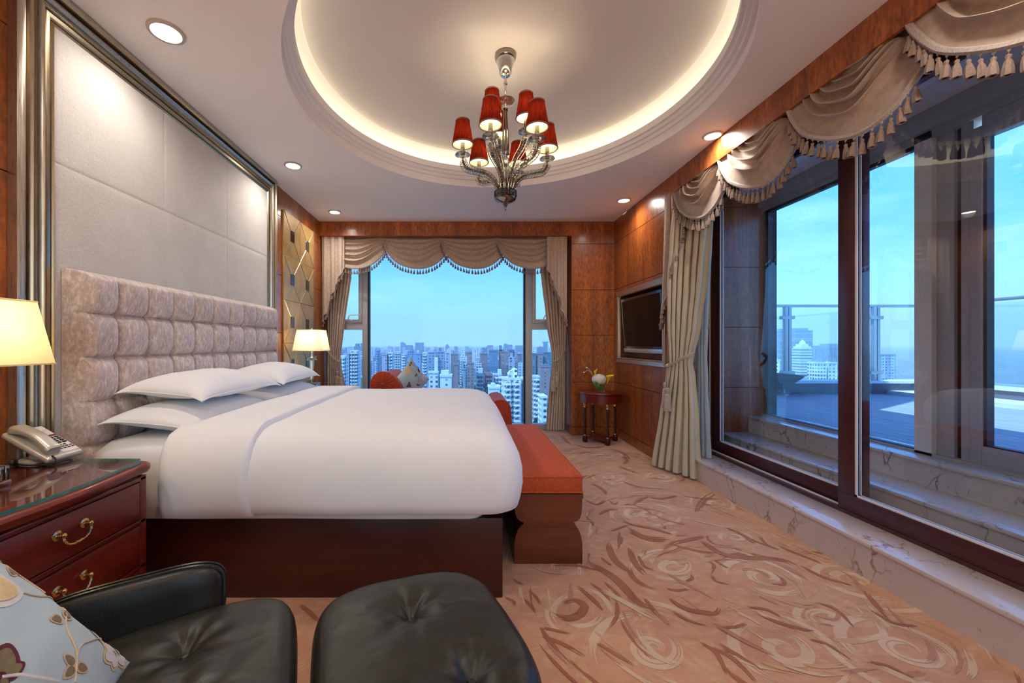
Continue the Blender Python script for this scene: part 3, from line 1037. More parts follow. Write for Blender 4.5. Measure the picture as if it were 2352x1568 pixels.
# ------------------------------------------------------------------ gold panels by the far bedside
for k, (y0, y1, col) in enumerate(((4.158, 4.578, 'left'), (4.578, 4.998, 'right'))):
    g = empty('gold_wall_panel', (XL, (y0 + y1) / 2, 0), 'gold wall panel with small mirrored squares, %s' % ('next to the bronze bed wall frame' if k == 0 else 'the one closer to the city window'), 'wall panel', group='gold wall panels')
    m = MB()
    zz = [2.609, 2.142, 1.668, 1.209, .745, .28]
    mi = MB()
    ml = MB()
    for z1, z0 in zip(zz, zz[1:]):
        m.box(XL, XL + .018, y0 + .001, y1 - .001, z0 + .001, z1 - .001, 0, .003, 1)
        yc, zc = (y0 + y1) / 2, (z0 + z1) / 2
        q = MB()
        q.box(XL + .0185, XL + .024, yc - .045, yc + .045, zc - .06, zc + .06, 0, .003, 1)
        part(q, 'mirror_inset', M['mirror_dk'], g, 'small mirrored square')
        for sy in (-1, 1):
            for sz in (-1, 1):
                ml.tube([(XL + .0188, yc + sy * .047, zc + sz * .062), (XL + .0188, yc + sy * .205, zc + sz * .228)], .0028, 4)
    part(m, 'gold_tile', M['gold'], g)
    part(ml, 'stitched_line', M['champagne'], g)

# ------------------------------------------------------------------ bed
BY0, BY1 = 1.883, 3.74
bed = empty('bed', (-.8, 2.81, 0), 'king size bed with dark wood base and tufted velvet headboard', 'bed')
b = MB()
b.box(XP + .01, .191, BY0, BY1, 0, .378, 0, .006)
part(b, 'bed_base', M['mahog_dark'], bed)


def ringloft(x0, x1, y0, y1, prof, corner=.12, seg=10, kx0=1.0, kx1=1.0, wob=0.0, seed=0, open_x0=False, n_edge=26):
    """loft of rounded rectangles; prof = [(inset, z)] from hem to top"""
    mb = MB()
    rings = []
    def outline(d):
        r = max(.012, corner - d * .5) if d < .4 else .02
        xa, xb, ya, yb = x0 + d * kx0, x1 - d * kx1, y0 + d, y1 - d
        pts = []
        cs = [(xb - r, ya + r, -PI / 2), (xb - r, yb - r, 0), (xa + r, yb - r, PI / 2), (xa + r, ya + r, PI)]
        for i, (cx_, cy_, a0) in enumerate(cs):
            for k in range(seg + 1):
                a = a0 + PI / 2 * k / seg
                pts.append((cx_ + r * math.cos(a), cy_ + r * math.sin(a)))
            nx, ny, na = cs[(i + 1) % 4]
            p0 = pts[-1]; p1 = (nx + r * math.cos(na), ny + r * math.sin(na))
            for k in range(1, n_edge):
                pts.append((lerp(p0[0], p1[0], k / n_edge), lerp(p0[1], p1[1], k / n_edge)))
        return pts
    for j, (d, z) in enumerate(prof):
        ring = []
        for x, y in outline(d):
            v = Vector((x, y, z))
            if wob:
                q = mnoise.noise_vector(Vector((x * 2.2, y * 2.2, z * 2.5 + seed)))
                q2 = mnoise.noise_vector(Vector((x * 6, y * 6, z * 4 + seed + 9)))
                k = 1.0
                v += Vector((q.x, q.y, q.z * .6)) * wob * k + Vector((q2.x, q2.y, q2.z * .4)) * wob * .25
            ring.append(v)
        rings.append(ring)
    n = len(rings[0])
    vs = [v for r in rings for v in r]
    fs = []
    for j in range(len(rings) - 1):
        for i in range(n):
            k = (i + 1) % n
            fs.append((j * n + i, j * n + k, (j + 1) * n + k, (j + 1) * n + i))
    fs.append(tuple((len(rings) - 1) * n + i for i in range(n)))
    mb.add(vs, fs, 0, True)
    return mb


mt = ringloft(-1.775, .13, BY0 - .03, BY1 + .04, [(.02, .378), (.0, .42), (.0, .62), (.015, .69), (.05, .725), (.12, .742), (.3, .748), (.6, .75)], .10, wob=.006, seed=3)
part(mt, 'mattress', M['white_cotton'], bed, 'mattress in a white fitted sheet', sharp=60)

# headboard: ten columns of padded squares with buttons in the seams
hb = empty('headboard', (0, 0, 0), None, None)
hb.parent = bed
hb.location = (-bed.location.x, -bed.location.y, -bed.location.z)
del_keys = [k for k in ('label', 'category') if k in hb]
HY0, HY1, HX = 1.842, 3.775, -1.775
colp = [HY0] + [2.031 + .1925 * i for i in range(9)] + [HY1]
rowp = [0.30, .508, .718, .928, 1.138, 1.347, 1.553]


def tuft(y, z):
    """outward offset of the quilted face"""
    i = max(0, min(9, next((k for k in range(9) if y < colp[k + 1]), 9)))
    j = max(0, min(5, next((k for k in range(5) if z < rowp[k + 1]), 5)))
    a = 2 * (y - colp[i]) / (colp[i + 1] - colp[i]) - 1
    c = 2 * (z - rowp[j]) / (rowp[j + 1] - rowp[j]) - 1
    a, c = max(-1, min(1, a)), max(-1, min(1, c))
    h = max(0, (1 - abs(a) ** 2.3) * (1 - abs(c) ** 2.5)) ** .40
    dy = min(abs(y - q) for q in colp[1:-1]); dz = min(abs(z - q) for q in rowp[1:-1])
    d = math.hypot(dy, dz)
    return .052 * h - .022 * math.exp(-(d / .022) ** 2)


def hface(u, v):
    y, z = lerp(HY0, HY1, u), lerp(.30, 1.553, v)
    e = min((y - HY0) / .05, (HY1 - y) / .05, (1.553 - z) / .05, 1)
    e = max(0, e)
    rnd = math.sqrt(max(0, 1 - (1 - e) ** 2))
    x = HX - .065 + .065 * rnd + tuft(y, z) * max(.0, rnd)
    return (x, y, z)


m = MB()
m.grid(hface, 400, 220, 0)
m.box(XP + .004, HX - .06, HY0, HY1, .30, 1.553, 0, .0)
part(m, 'upholstery', M['velvet'], hb, sharp=80)
for z in rowp[2:-1]:
    for y in colp[1:-1]:
        bt = MB()
        bt.lathe([(.0001, .012), (.007, .010), (.0105, .004), (.010, -.002)][::-1], (hface((y - HY0) / (HY1 - HY0), (z - .3) / 1.253)[0] + .004, y, z), 12, axis=(1, 0, 0))
        part(bt, 'button', M['velvet'], hb)

# duvet and its turned-down edge
dv = empty('duvet', (-.3, 2.8, .40), 'thick white duvet spread over the bed with its edge turned down', 'duvet')
dprof = [(.035, .415), (.012, .43), (.0, .47), (-.012, .54), (-.010, .61), (.004, .67), (.030, .72), (.07, .758), (.13, .785), (.22, .800), (.36, .808), (.50, .812), (.62, .814)]
d = ringloft(-1.18, .285, 1.795, 3.81, dprof, .16, 14, wob=.016, seed=1.3, open_x0=False)
part(d, 'duvet_body', M['white_cotton'], dv, sharp=70)
dprof2 = [(.030, .402), (.002, .415), (-.018, .47), (-.030, .54), (-.029, .61), (-.016, .68), (.012, .735), (.05, .777), (.11, .808), (.16, .821), (.25, .828), (.4, .832), (.6, .834), (.8, .835)]
d = ringloft(-1.37, -.955, 1.795, 3.81, dprof2, .03, 6, kx0=.22, kx1=.05, wob=.014, seed=1.3, n_edge=30)
part(d, 'turned_down_edge', M['white_cotton'], dv, sharp=70)


def pillow(name, c, L, W, T, rz, label, tilt=(0, 0), seed=0, mat='white_cotton', sag=.35, n=56, parent=None, pinch=.07, group='bed pillows', cat='pillow'):
    """L along local x, W along local y"""
    mb = MB()
    R = Matrix.Translation(Vector(c)) @ Matrix.Rotation(rz, 4, 'Z') @ Matrix.Rotation(tilt[0], 4, 'X') @ Matrix.Rotation(tilt[1], 4, 'Y')
    for sgn in (1, -1):
        def fn(u, v, sgn=sgn):
            a, b = 2 * u - 1, 2 * v - 1
            a = math.sin(a * PI / 2) * .5 + a * .5
            b = math.sin(b * PI / 2) * .5 + b * .5
            x = L / 2 * a * (1 - pinch * (1 - b * b))
            y = W / 2 * b * (1 - pinch * (1 - a * a))
            h = max(0, (1 - abs(a) ** 2.6) * (1 - abs(b) ** 2.6)) ** .55
            nz = mnoise.noise(Vector((x * 5 + seed, y * 5, sgn))) * .014 + mnoise.noise(Vector((x * 13 + seed, y * 13, sgn * 2))) * .004
            z = T / 2 * h * (1 if sgn > 0 else sag) * sgn + nz * h
            cr = (abs(a) * abs(b)) ** 6
            z -= .018 * cr
            return R @ Vector((x, y, z))
        mb.grid(fn, n, n, 0, flip=(sgn < 0))
    # piped seam
    loop = []
    for k in range(4 * 24):
        s, q = divmod(k, 24)
        t = 2 * q / 24 - 1
        a, b = [(t, -1), (1, t), (-t, 1), (-1, -t)][s]
        x = L / 2 * a * (1 - pinch * (1 - b * b)); y = W / 2 * b * (1 - pinch * (1 - a * a))
        loop.append(R @ Vector((x, y, -.018 * (abs(a) * abs(b)) ** 6)))
    mb.tube(loop, .0035, 5, 0, close=True)
    o = mb.build(name, M[mat] if isinstance(mat, str) else mat, None, 75, weld=True)
    return tag(o, label, cat, group)


pillow('pillow', (-1.495, 2.30, .815), .46, .84, .17, .02, 'white pillow at the bottom of the near stack by the headboard', (0, .10), 1, sag=.7)
pillow('pillow', (-1.505, 2.385, .950), .45, .80, .20, -.03, 'white pillow on top of the near stack by the headboard', (.00, .08), 2, sag=.45)
pillow('pillow', (-1.495, 3.21, .815), .46, .84, .17, -.02, 'white pillow at the bottom of the far stack by the headboard', (0, .10), 3, sag=.7)
pillow('pillow', (-1.50, 3.20, .950), .45, .78, .20, .03, 'white pillow on top of the far stack by the headboard', (.0, .08), 4, sag=.45)

# ------------------------------------------------------------------ bench at the foot of the bed
bn = empty('bench', (.47, 2.87, 0), 'low bench with orange cushion and curved dark wood base at the bed foot', 'bench')
QX0, QX1, QY0, QY1 = .285, .655, 2.175, 3.57
pr = [(.06, 0), (.0, 0), (-.001, .06), (.0, .11), (.006, .15), (.018, .185), (.036, .208), (.05, .216), (.05, .226), (.028, .234), (.012, .250), (.004, .275), (.001, .31), (.0, .355), (-.006, .360), (-.006, .381), (.06, .381)]
m = MB()
poly = [(QX1 - d, z) for d, z in pr] + [(QX0 + d, z) for d, z in reversed(pr)]
m.prism(poly, lambda a, c, h: (a, h, c), QY0, QY1, 0)
part(m, 'bench_base', M['mahog_side'], bn, sharp=28)
m = MB()
m.box(QX0 - .01, QX1 + .005, QY0 - .005, QY1 + .005, .382, .482, 0, .022, 4)
for z in (.392, .474):
    lp = []
    for (xa, ya) in ((QX0 - .006, QY0 - .001), (QX1 + .001, QY0 - .001), (QX1 + .001, QY1 + .001), (QX0 - .006, QY1 + .001)):
        lp.append((xa, ya, z))
    dense = []
    for i in range(4):
        a, c = Vector(lp[i]), Vector(lp[(i + 1) % 4])
        dense += [a.lerp(c, k / 10) for k in range(10)]
    m.tube(dense, .006, 6, 0, close=True)
part(m, 'cushion', M['orange'], bn, 'orange woven cushion', sharp=60)

# ------------------------------------------------------------------ bedside cabinets
M['glass_top'] = pane('glass_table_top', (0.90, 0.95, 0.93), 1.0, 0.0, 0.02)
M['glass_edge'] = simple('green_glass_edge', (0.05, 0.24, 0.20), 0.12, var=0.2, scale=60, coat=0.5)


def nightstand(yc, label, front=1):
    X0, X1, hw = XL + .03, -1.335, .325
    t = empty('nightstand', ((X0 + X1) / 2, yc, 0), label, 'nightstand', group='bedside cabinets')
    def yy(q): return yc + q
    m = MB()
    m.box(X0, X1, yy(-hw), yy(hw), .03, .655, 0, .004)
    m.box(X1 - .02, X1 + .008, yy(-hw - .004), yy(-hw + .03), .03, .655, 0, .004)
    m.box(X1 - .02, X1 + .008, yy(hw - .03), yy(hw + .004), .03, .655, 0, .004)
    for z in (.645, .470, .285, .10):
        m.box(X1 - .02, X1 + .008, yy(-hw), yy(hw), z - .010, z + .006, 0, .003)
    m.box(X0, X1 + .012, yy(-hw - .012), yy(hw + .012), 0, .07, 0, .006)
    part(m, 'cabinet_body', M['mahog'], t)
    # top with a serpentine moulded edge
    m = MB()
    def outline(d):
        pts = []
        for k in range(41):
            s = -1 + 2 * k / 40
            bow = .012 * math.cos(s * PI * 1.0) - .004
            ear = .022 * math.exp(-((1 - abs(s)) / .06) ** 2)
            pts.append((X1 + .03 + bow - ear * 1.2 + d, yc + s * (hw + .028 + d)))
        pts.append((X0, yc + hw + .028 + d)); pts.append((X0, yc - hw - .028 - d))
        return pts
    lay = [(-.035, .645), (-.02, .650), (-.010, .662), (.004, .668), (.010, .678), (.010, .690), (.002, .700), (-.006, .704)]
    rings = [[(x, y, z) for x, y in outline(d)] for d, z in lay]
    n = len(rings[0])
    vs = [v for r in rings for v in r]; fs = []
    for j in range(len(rings) - 1):
        for i in range(n):
            k = (i + 1) % n
            fs.append((j * n + i, j * n + k, (j + 1) * n + k, (j + 1) * n + i))
    fs.append(tuple((len(rings) - 1) * n + i for i in range(n))); fs.append(tuple(range(n))[::-1])
    m.add(vs, fs, 0, True)
    part(m, 'cabinet_top', M['mahog'], t, sharp=35)
    m = MB()
    o = outline(-.014)
    n = len(o)
    m.add([(x, y, .7045) for x, y in o] + [(x, y, .716) for x, y in o], [tuple(range(n, 2 * n))], 0)
    m.add([(x, y, .7045) for x, y in o] + [(x, y, .716) for x, y in o], [(i, (i + 1) % n, n + (i + 1) % n, n + i) for i in range(n)], 1)
    part(m, 'glass_top', [M['glass_top'], M['glass_edge']], t)
    for z0, z1 in ((.482, .632), (.297, .455), (.112, .270)):
        m = MB()
        m.box(X1 + .0, X1 + .012, yy(-hw + .036), yy(hw - .036), z0, z1, 0, .003)
        dr = part(m, 'drawer', M['mahog'], t)
        zc = (z0 + z1) / 2 + .018
        h = MB()
        xf = X1 + .0125
        for s in (-1, 1):
            h.lathe([(.017, 0), (.0165, .003), (.012, .005), (.009, .006), (.006, .014), (.008, .020), (.009, .026), (.005, .031), (.0001, .033)], (xf, yc + s * .047, zc), 18, axis=(1, 0, 0))
        path = catmull([(xf + .022, yc - .047, zc), (xf + .026, yc - .046, zc - .018), (xf + .026, yc - .030, zc - .036), (xf + .026, yc, zc - .040), (xf + .026, yc + .030, zc - .036), (xf + .026, yc + .046, zc - .018), (xf + .022, yc + .047, zc)], 6)
        nn = len(path)
        h.tube(path, [.0032 + .0022 * math.exp(-((i - nn / 2) / 3) ** 2) + .0014 * (math.sin(i * .9) ** 2) for i in range(nn)], 8)
        part(h, 'handle', M['brass'], dr, 'ornate brass bail handle')
    return t


nightstand(1.345, 'dark mahogany bedside cabinet with brass handles beside the telephone')
nightstand(4.215, 'dark mahogany bedside cabinet on the far side of the bed by the window')
M['shade_y'] = shade_cloth('cream_lamp_shade', (0.85, 0.77, 0.52), 0.55)
M['shade_w'] = shade_cloth('white_lamp_shade', (0.88, 0.82, 0.70), 0.55)


def table_lamp(x, y, z, label, mat, hb=.150, ht=.118):
    t = empty('table_lamp', (x, y, z), label, 'lamp', group='bedside lamps')
    m = MB()
    m.box(x - .072, x + .072, y - .072, y + .072, z, z + .022, 0, .003)
    for k in range(9):                      # fluted crystal foot
        for s in (-1, 1):
            q = -.062 + k * .0155
            m.box(x + q - .006, x + q + .006, y + s * .064 - .006, y + s * .064 + .006, z + .022, z + .07, 0, .002, 1)
            m.box(x + s * .064 - .006, x + s * .064 + .006, y + q - .006, y + q + .006, z + .022, z + .07, 0, .002, 1)
    m.box(x - .055, x + .055, y - .055, y + .055, z + .022, z + .075, 0, .003)
    part(m, 'crystal_base', M['crystal'], t)
    m = MB()
    m.lathe([(.026, .0), (.026, .01), (.018, .014), (.022, .11), (.030, .235)], (x, y, z + .075), 8, smooth=False)
    m.box(x - .042, x + .042, y - .042, y + .042, z + .310, z + .325, 0, .003)
    m.box(x - .034, x + .034, y - .034, y + .034, z + .325, z + .340, 0, .003)
    m.lathe([(.045, 0), (.05, .006), (.045, .012)], (x, y, z + .340), 20)
    part(m, 'crystal_column', M['crystal'], t)
    m = MB()
    m.lathe([(.010, 0), (.010, .10), (.006, .11), (.006, .27), (.009, .275), (.009, .30), (.0001, .305)], (x, y, z + .352), 12)
    m.tube([(x - .1, y, z + .62), (x + .1, y, z + .62)], .002, 5); m.tube([(x, y - .1, z + .62), (x, y + .1, z + .62)], .002, 5)
    part(m, 'stem', M['chrome'], t)
    m = MB()
    z0, z1 = z + .414, z + .632
    def ring(hh, zz):
        r = .012
        pts = []
        for sx, sy, a0 in ((1, -1, -PI / 2), (1, 1, 0), (-1, 1, PI / 2), (-1, -1, PI)):
            for k in range(5):
                a = a0 + PI / 2 * k / 4
                pts.append((x + sx * (hh - r) + r * math.cos(a), y + sy * (hh - r) + r * math.sin(a), zz))
        return pts
    rr = [ring(lerp(hb, ht, k / 6), lerp(z0, z1, k / 6)) for k in range(7)]
    n = len(rr[0]); vs = [v for r in rr for v in r]
    m.add(vs, [(j * n + i, j * n + (i + 1) % n, (j + 1) * n + (i + 1) % n, (j + 1) * n + i) for j in range(6) for i in range(n)], 0, True)
    for r in (rr[0], rr[-1]): m.tube(r, .0035, 6, 0, close=True)
    part(m, 'lamp_shade', mat, t, 'square tapered fabric shade', sharp=50)
    m = MB(); m.lathe([(.012, -.03), (.028, .0), (.030, .025), (.020, .048), (.0001, .056)], (x, y, z + .50), 16)
    part(m, 'bulb', emit('lamp_bulb', (1, .80, .48), 8.0), t)
    light('lamp_glow', 'POINT', (0, 0, .57), K_LAMP, (1.0, .74, .40), t, shadow_soft_size=.04)
    return t


table_lamp(-1.62, 1.296, .7165, 'lit cream lamp at the left edge beside the telephone', M['shade_y'])
table_lamp(-1.615, 4.27, .7165, 'lit white lamp on the far bedside cabinet below the gold panels', M['shade_w'])

# ------------------------------------------------------------------ telephone
ph = empty('telephone', (-1.74, 1.65, .7165), 'silver desk telephone with black keys on the glass bedside top', 'telephone')
Lc, Fc, Rc, Bc = Vector((-1.853, 1.60, .845)), Vector((-1.640, 1.577, .742)), Vector((-1.622, 1.715, .745)), Vector((-1.835, 1.738, .847))
ex = (Fc - Lc).normalized(); ey = (Bc - Lc); ey = (ey - ex * ey.dot(ex)).normalized(); ez = ex.cross(ey).normalized()
PLm = Matrix((ex, ey, ez)).transposed().to_4x4(); PLm.translation = Lc
PLen, PWid = (Fc - Lc).length, (Bc - Lc).length
m = MB()
m.box(0, PLen, 0, PWid, -.026, .0, 0, .011, 4, PLm)
part(m, 'phone_body', M['silver_pl'], ph)
m = MB()
hp = []
for k in range(13):
    q = k / 12
    hp.append((lerp(.012, PLen - .03, q), .012 + 2 * math.sin(q * PI) ** 1.0 * .018))
def hs(u, v):
    q = u
    x = lerp(.010, PLen - .028, q)
    arch = .022 * math.sin(PI * q) + .012
    wd = .024 + .006 * abs(2 * q - 1) ** 2
    th = .012 + .010 * abs(2 * q - 1) ** 3
    a = 2 * PI * v
    e = lambda t: math.copysign(abs(t) ** .55, t)
    k = 1 if 0.001 < q < .999 else .8
    return PLm @ Vector((x, .036 + wd * e(math.cos(a)) * k, arch + th * e(math.sin(a)) * k))
def hs2(u, v): return hs(v, u)
m.grid(hs2, 24, 24, 0, closeu=True)
m.add([hs2(i / 24, 0) for i in range(24)], [tuple(range(24))], 0); m.add([hs2(i / 24, 1) for i in range(24)], [tuple(range(24))], 0)
part(m, 'handset', M['silver_pl'], ph, sharp=60)
M['label_wht'] = simple('white_label_card', (0.75, 0.75, 0.76), 0.5, var=0.02)
M['label_red'] = simple('dark_red_label', (0.22, 0.015, 0.045), 0.4)
M['print_grey'] = simple('grey_print', (0.35, 0.36, 0.40), 0.6)
m = MB()
m.box(.012, PLen - .022, .068, PWid - .008, 0, .0015, 0, 0, 2, PLm)
m.box(.083, .096, .069, PWid - .009, .0015, .0022, 1, 0, 2, PLm)
for k in range(6):
    m.box(.020 + k * .009, .0215 + k * .009, .078, PWid - .018 - .012 * (k % 3), .0015, .0019, 2, 0, 2, PLm)
part(m, 'faceplate', [M['label_wht'], M['label_red'], M['print_grey']], ph, 'white faceplate with a dark red strip')
m = MB()
for r in range(4):
    for c in range(3):
        x0, y0 = .101 + r * .0145, .073 + c * .0195
        m.box(x0, x0 + .0105, y0, y0 + .0155, .0015, .005, 0, .002, 1, PLm)
for r in range(3):
    for c in range(4):
        if r == 0 and c == 3: continue
        x0, y0 = .163 + r * .0125, .072 + c * .0150
        m.box(x0, x0 + .007, y0, y0 + .011, .0015, .004, 0, .0015, 1, PLm)
part(m, 'keypad', M['dark_pl'], ph, 'black push buttons')
m = MB()
m.lathe([(.062, 0), (.062, .008), (.05, .014), (.0001, .016)], (-1.765, 1.655, .7168), 24)
m.tube([(-1.765, 1.655, .728), (-1.745, 1.655, .770)], .028, 12)
m.tube([(-1.66, 1.605, .7205), (-1.66, 1.690, .7205)], .0035, 8)
m.tube([(-1.66, 1.606, .7205), (-1.66, 1.606, .732)], .006, 8); m.tube([(-1.66, 1.690, .7205), (-1.66, 1.690, .732)], .006, 8)
part(m, 'stand', M['silver_pl'], ph)
m = MB()
cp = catmull([(-1.648, 1.60, .752), (-1.628, 1.596, .735), (-1.640, 1.585, .722), (-1.70, 1.575, .721), (-1.77, 1.585, .722), (-1.82, 1.62, .721), (-1.85, 1.68, .722)], 8)
m.tube(cp, .0035, 6)
m.lathe([(.001, -.014), (.012, -.008), (.014, .0), (.012, .008), (.001, .014)], (-1.78, 1.578, .7315), 12, axis=(1, .2, 0))
part(m, 'cord', M['dark_pl'], ph, 'black coiled cord')
# ------------------------------------------------------------------ cushions with embroidery
M['cush'] = fabric('pale_blue_silk', (0.43, 0.54, 0.56), 0.05, 0.5, 0.3, 700, 0.08, 8)
M['emb_tan'] = fabric('tan_embroidery', (0.60, 0.44, 0.30), 0.12, 0.8, 0.2, 900, 0.3, 90)
M['emb_olive'] = fabric('olive_embroidery', (0.19, 0.15, 0.085), 0.15, 0.8, 0.2, 900, 0.3, 90)
M['emb_plum'] = fabric('plum_embroidery', (0.12, 0.022, 0.032), 0.15, 0.8, 0.2, 900, 0.3, 90)
M['emb_gold'] = fabric('gold_embroidery', (0.66, 0.50, 0.25), 0.12, 0.7, 0.2, 900, 0.3, 90)
M['emb_white'] = fabric('ivory_embroidery', (0.66, 0.62, 0.60), 0.06, 0.7, 0.2, 900, 0.3, 90)


def cushion(center, e1, e2, side, T, label, deco, name='throw_cushion', seed=0):
    """square cushion; e1,e2 edge directions; deco(list) drawn from photo pixels"""
    e1 = Vector(e1).normalized(); e2 = Vector(e2); e2 = (e2 - e1 * e2.dot(e1)).normalized()
    n = e1.cross(e2)
    if n.dot(Vector((0, 0, EYE)) - Vector(center)) < 0: n = -n
    c = Vector(center); H = side / 2
    def sf(a, b, sgn=1, off=0.0):
        x = H * a * (1 - .10 * (1 - b * b)); y = H * b * (1 - .10 * (1 - a * a))
        h = max(0, (1 - abs(a) ** 2.3) * (1 - abs(b) ** 2.3)) ** .6
        wob = mnoise.noise(Vector((a * 2.2 + seed, b * 2.2, sgn))) * .010 * h
        return c + e1 * x + e2 * y + n * (sgn * (T / 2 * h) + wob + off)
    m = MB()
    for sgn in (1, -1):
        m.grid(lambda u, v, s=sgn: sf(2 * u - 1, 2 * v - 1, s), 44, 44, 0)
    o = empty(name, center, label, 'cushion')
    part(m, 'cover', M['cush'], o, sharp=80, weld=True)
    # pixel -> (a,b) lookup
    tab = []
    K = 80
    for i in range(K + 1):
        for j in range(K + 1):
            a, b = 2 * i / K - 1, 2 * j / K - 1
            q = sf(a, b)
            tab.append((CX + q.x * F / q.y, CY - (q.z - EYE) * F / q.y, a, b))
    def inv(px, py):
        t = min(tab, key=lambda r: (r[0] - px) ** 2 + (r[1] - py) ** 2)
        return (t[2], t[3])
    d = MB()
    def leaf(p, q, wd, m_out, m_in, lift=.0012):
        a0, b0 = inv(*p); a1, b1 = inv(*q)
        dx, dy = a1 - a0, b1 - b0
        L = math.hypot(dx, dy) or 1e-6
        nx, ny = -dy / L, dx / L
        for k, (sc, mm, lf) in enumerate(((1.0, m_out, lift), (.68, m_in, lift + .0008))):
            ring = []
            for i in range(20):
                t = 2 * PI * i / 20
                u = .5 + .5 * sc * math.cos(t)
                w = wd * sc * math.sin(t) * (1 - .35 * math.cos(t))
                ring.append(sf(max(-1, min(1, a0 + dx * u + nx * w)), max(-1, min(1, b0 + dy * u + ny * w)), 1, lf))
            cc = sf(a0 + dx / 2, b0 + dy / 2, 1, lf)
            d.add([cc] + ring, [(0, 1 + i, 1 + (i + 1) % 20) for i in range(20)], mm)
    def stem(pp, r, mm):
        ab = [Vector((*inv(*p), 0)) for p in pp]
        d.tube([sf(max(-1, min(1, q.x)), max(-1, min(1, q.y)), 1, .001) for q in catmull(ab, 6)], r, 5, mm)
    deco(leaf, stem)
    part(d, 'embroidery', [M['emb_tan'], M['emb_olive'], M['emb_plum'], M['emb_gold'], M['emb_white']], o, 'embroidered flowers and leaves')
    return o


def deco_near(leaf, stem):
    stem([(-30, 1288), (0, 1294), (25, 1298), (60, 1310), (95, 1330), (118, 1345)], .0016, 0)
    leaf((25, 1299), (62, 1297), .055, 0, 1); leaf((26, 1302), (25, 1322), .055, 0, 1)
    leaf((-60, 1350), (52, 1363), .20, 4, 3, .0008)
    stem([(53, 1362), (90, 1370), (125, 1395), (150, 1430), (168, 1475), (175, 1505), (173, 1568)], .0016, 0)
    leaf((145, 1420), (114, 1423), .06, 0, 1); leaf((146, 1420), (156, 1400), .06, 0, 1)
    leaf((173, 1530), (143, 1500), .055, 0, 1); leaf((173, 1530), (206, 1539), .055, 0, 1); leaf((173, 1531), (144, 1556), .055, 0, 1)
    leaf((-10, 1560), (20, 1475), .13, 2, 1); leaf((0, 1556), (57, 1521), .07, 2, 1); leaf((-10, 1570), (20, 1568), .06, 2, 1)
    stem([(0, 1556), (40, 1552), (80, 1554), (130, 1568)], .003, 4)
    stem([(175, 1503), (185, 1480), (205, 1473), (222, 1478)], .0016, 0)
    for a in range(7):
        t = a * 2 * PI / 7
        leaf((262, 1500), (262 + 34 * math.cos(t) + 4, 1500 + 42 * math.sin(t)), .10, 3, 4, .0008 + .0001 * a)
    leaf((205, 1440), (236, 1480), .05, 3, 4); leaf((256, 1492), (270, 1506), .05, 3, 4, .003)


def deco_far(leaf, stem):
    leaf((928, 851), (944, 851), .26, 0, 3)
    stem([(937, 833), (944, 836), (952, 840), (959, 843)], .0012, 2)
    stem([(944, 846), (952, 854), (959, 862), (961, 872), (960, 880)], .0012, 2)
    leaf((942, 834), (946, 832), .06, 2, 1); leaf((941, 836), (941, 841), .06, 2, 1)
    leaf((959, 841), (963, 845), .07, 2, 2); leaf((960, 846), (964, 856), .09, 2, 2)
    leaf((953, 864), (958, 857), .06, 2, 1)
    leaf((934, 886), (945, 886), .07, 2, 1); leaf((939, 888), (940, 876), .09, 2, 1)
    leaf((908, 873), (912, 879), .05, 2, 1); leaf((912, 877), (919, 874), .06, 2, 1)
    leaf((957, 882), (961, 886), .05, 2, 1); leaf((960, 885), (965, 883), .05, 2, 1)
    for a in range(6):
        t = a * PI / 3
        leaf((974, 868), (974 + 6 * math.cos(t), 868 + 9 * math.sin(t)), .12, 4, 4, .0009 + .0001 * a)


# ------------------------------------------------------------------ leather lounge chair and ottoman
CA = math.radians(22)
CC = Vector((-.675, .885, 0))


def frame_of(c, ang):
    e1 = Vector((math.cos(ang), math.sin(ang), 0)); e2 = Vector((-math.sin(ang), math.cos(ang), 0))
    return lambda a, b, z: c + e1 * a + e2 * b + Vector((0, 0, z))


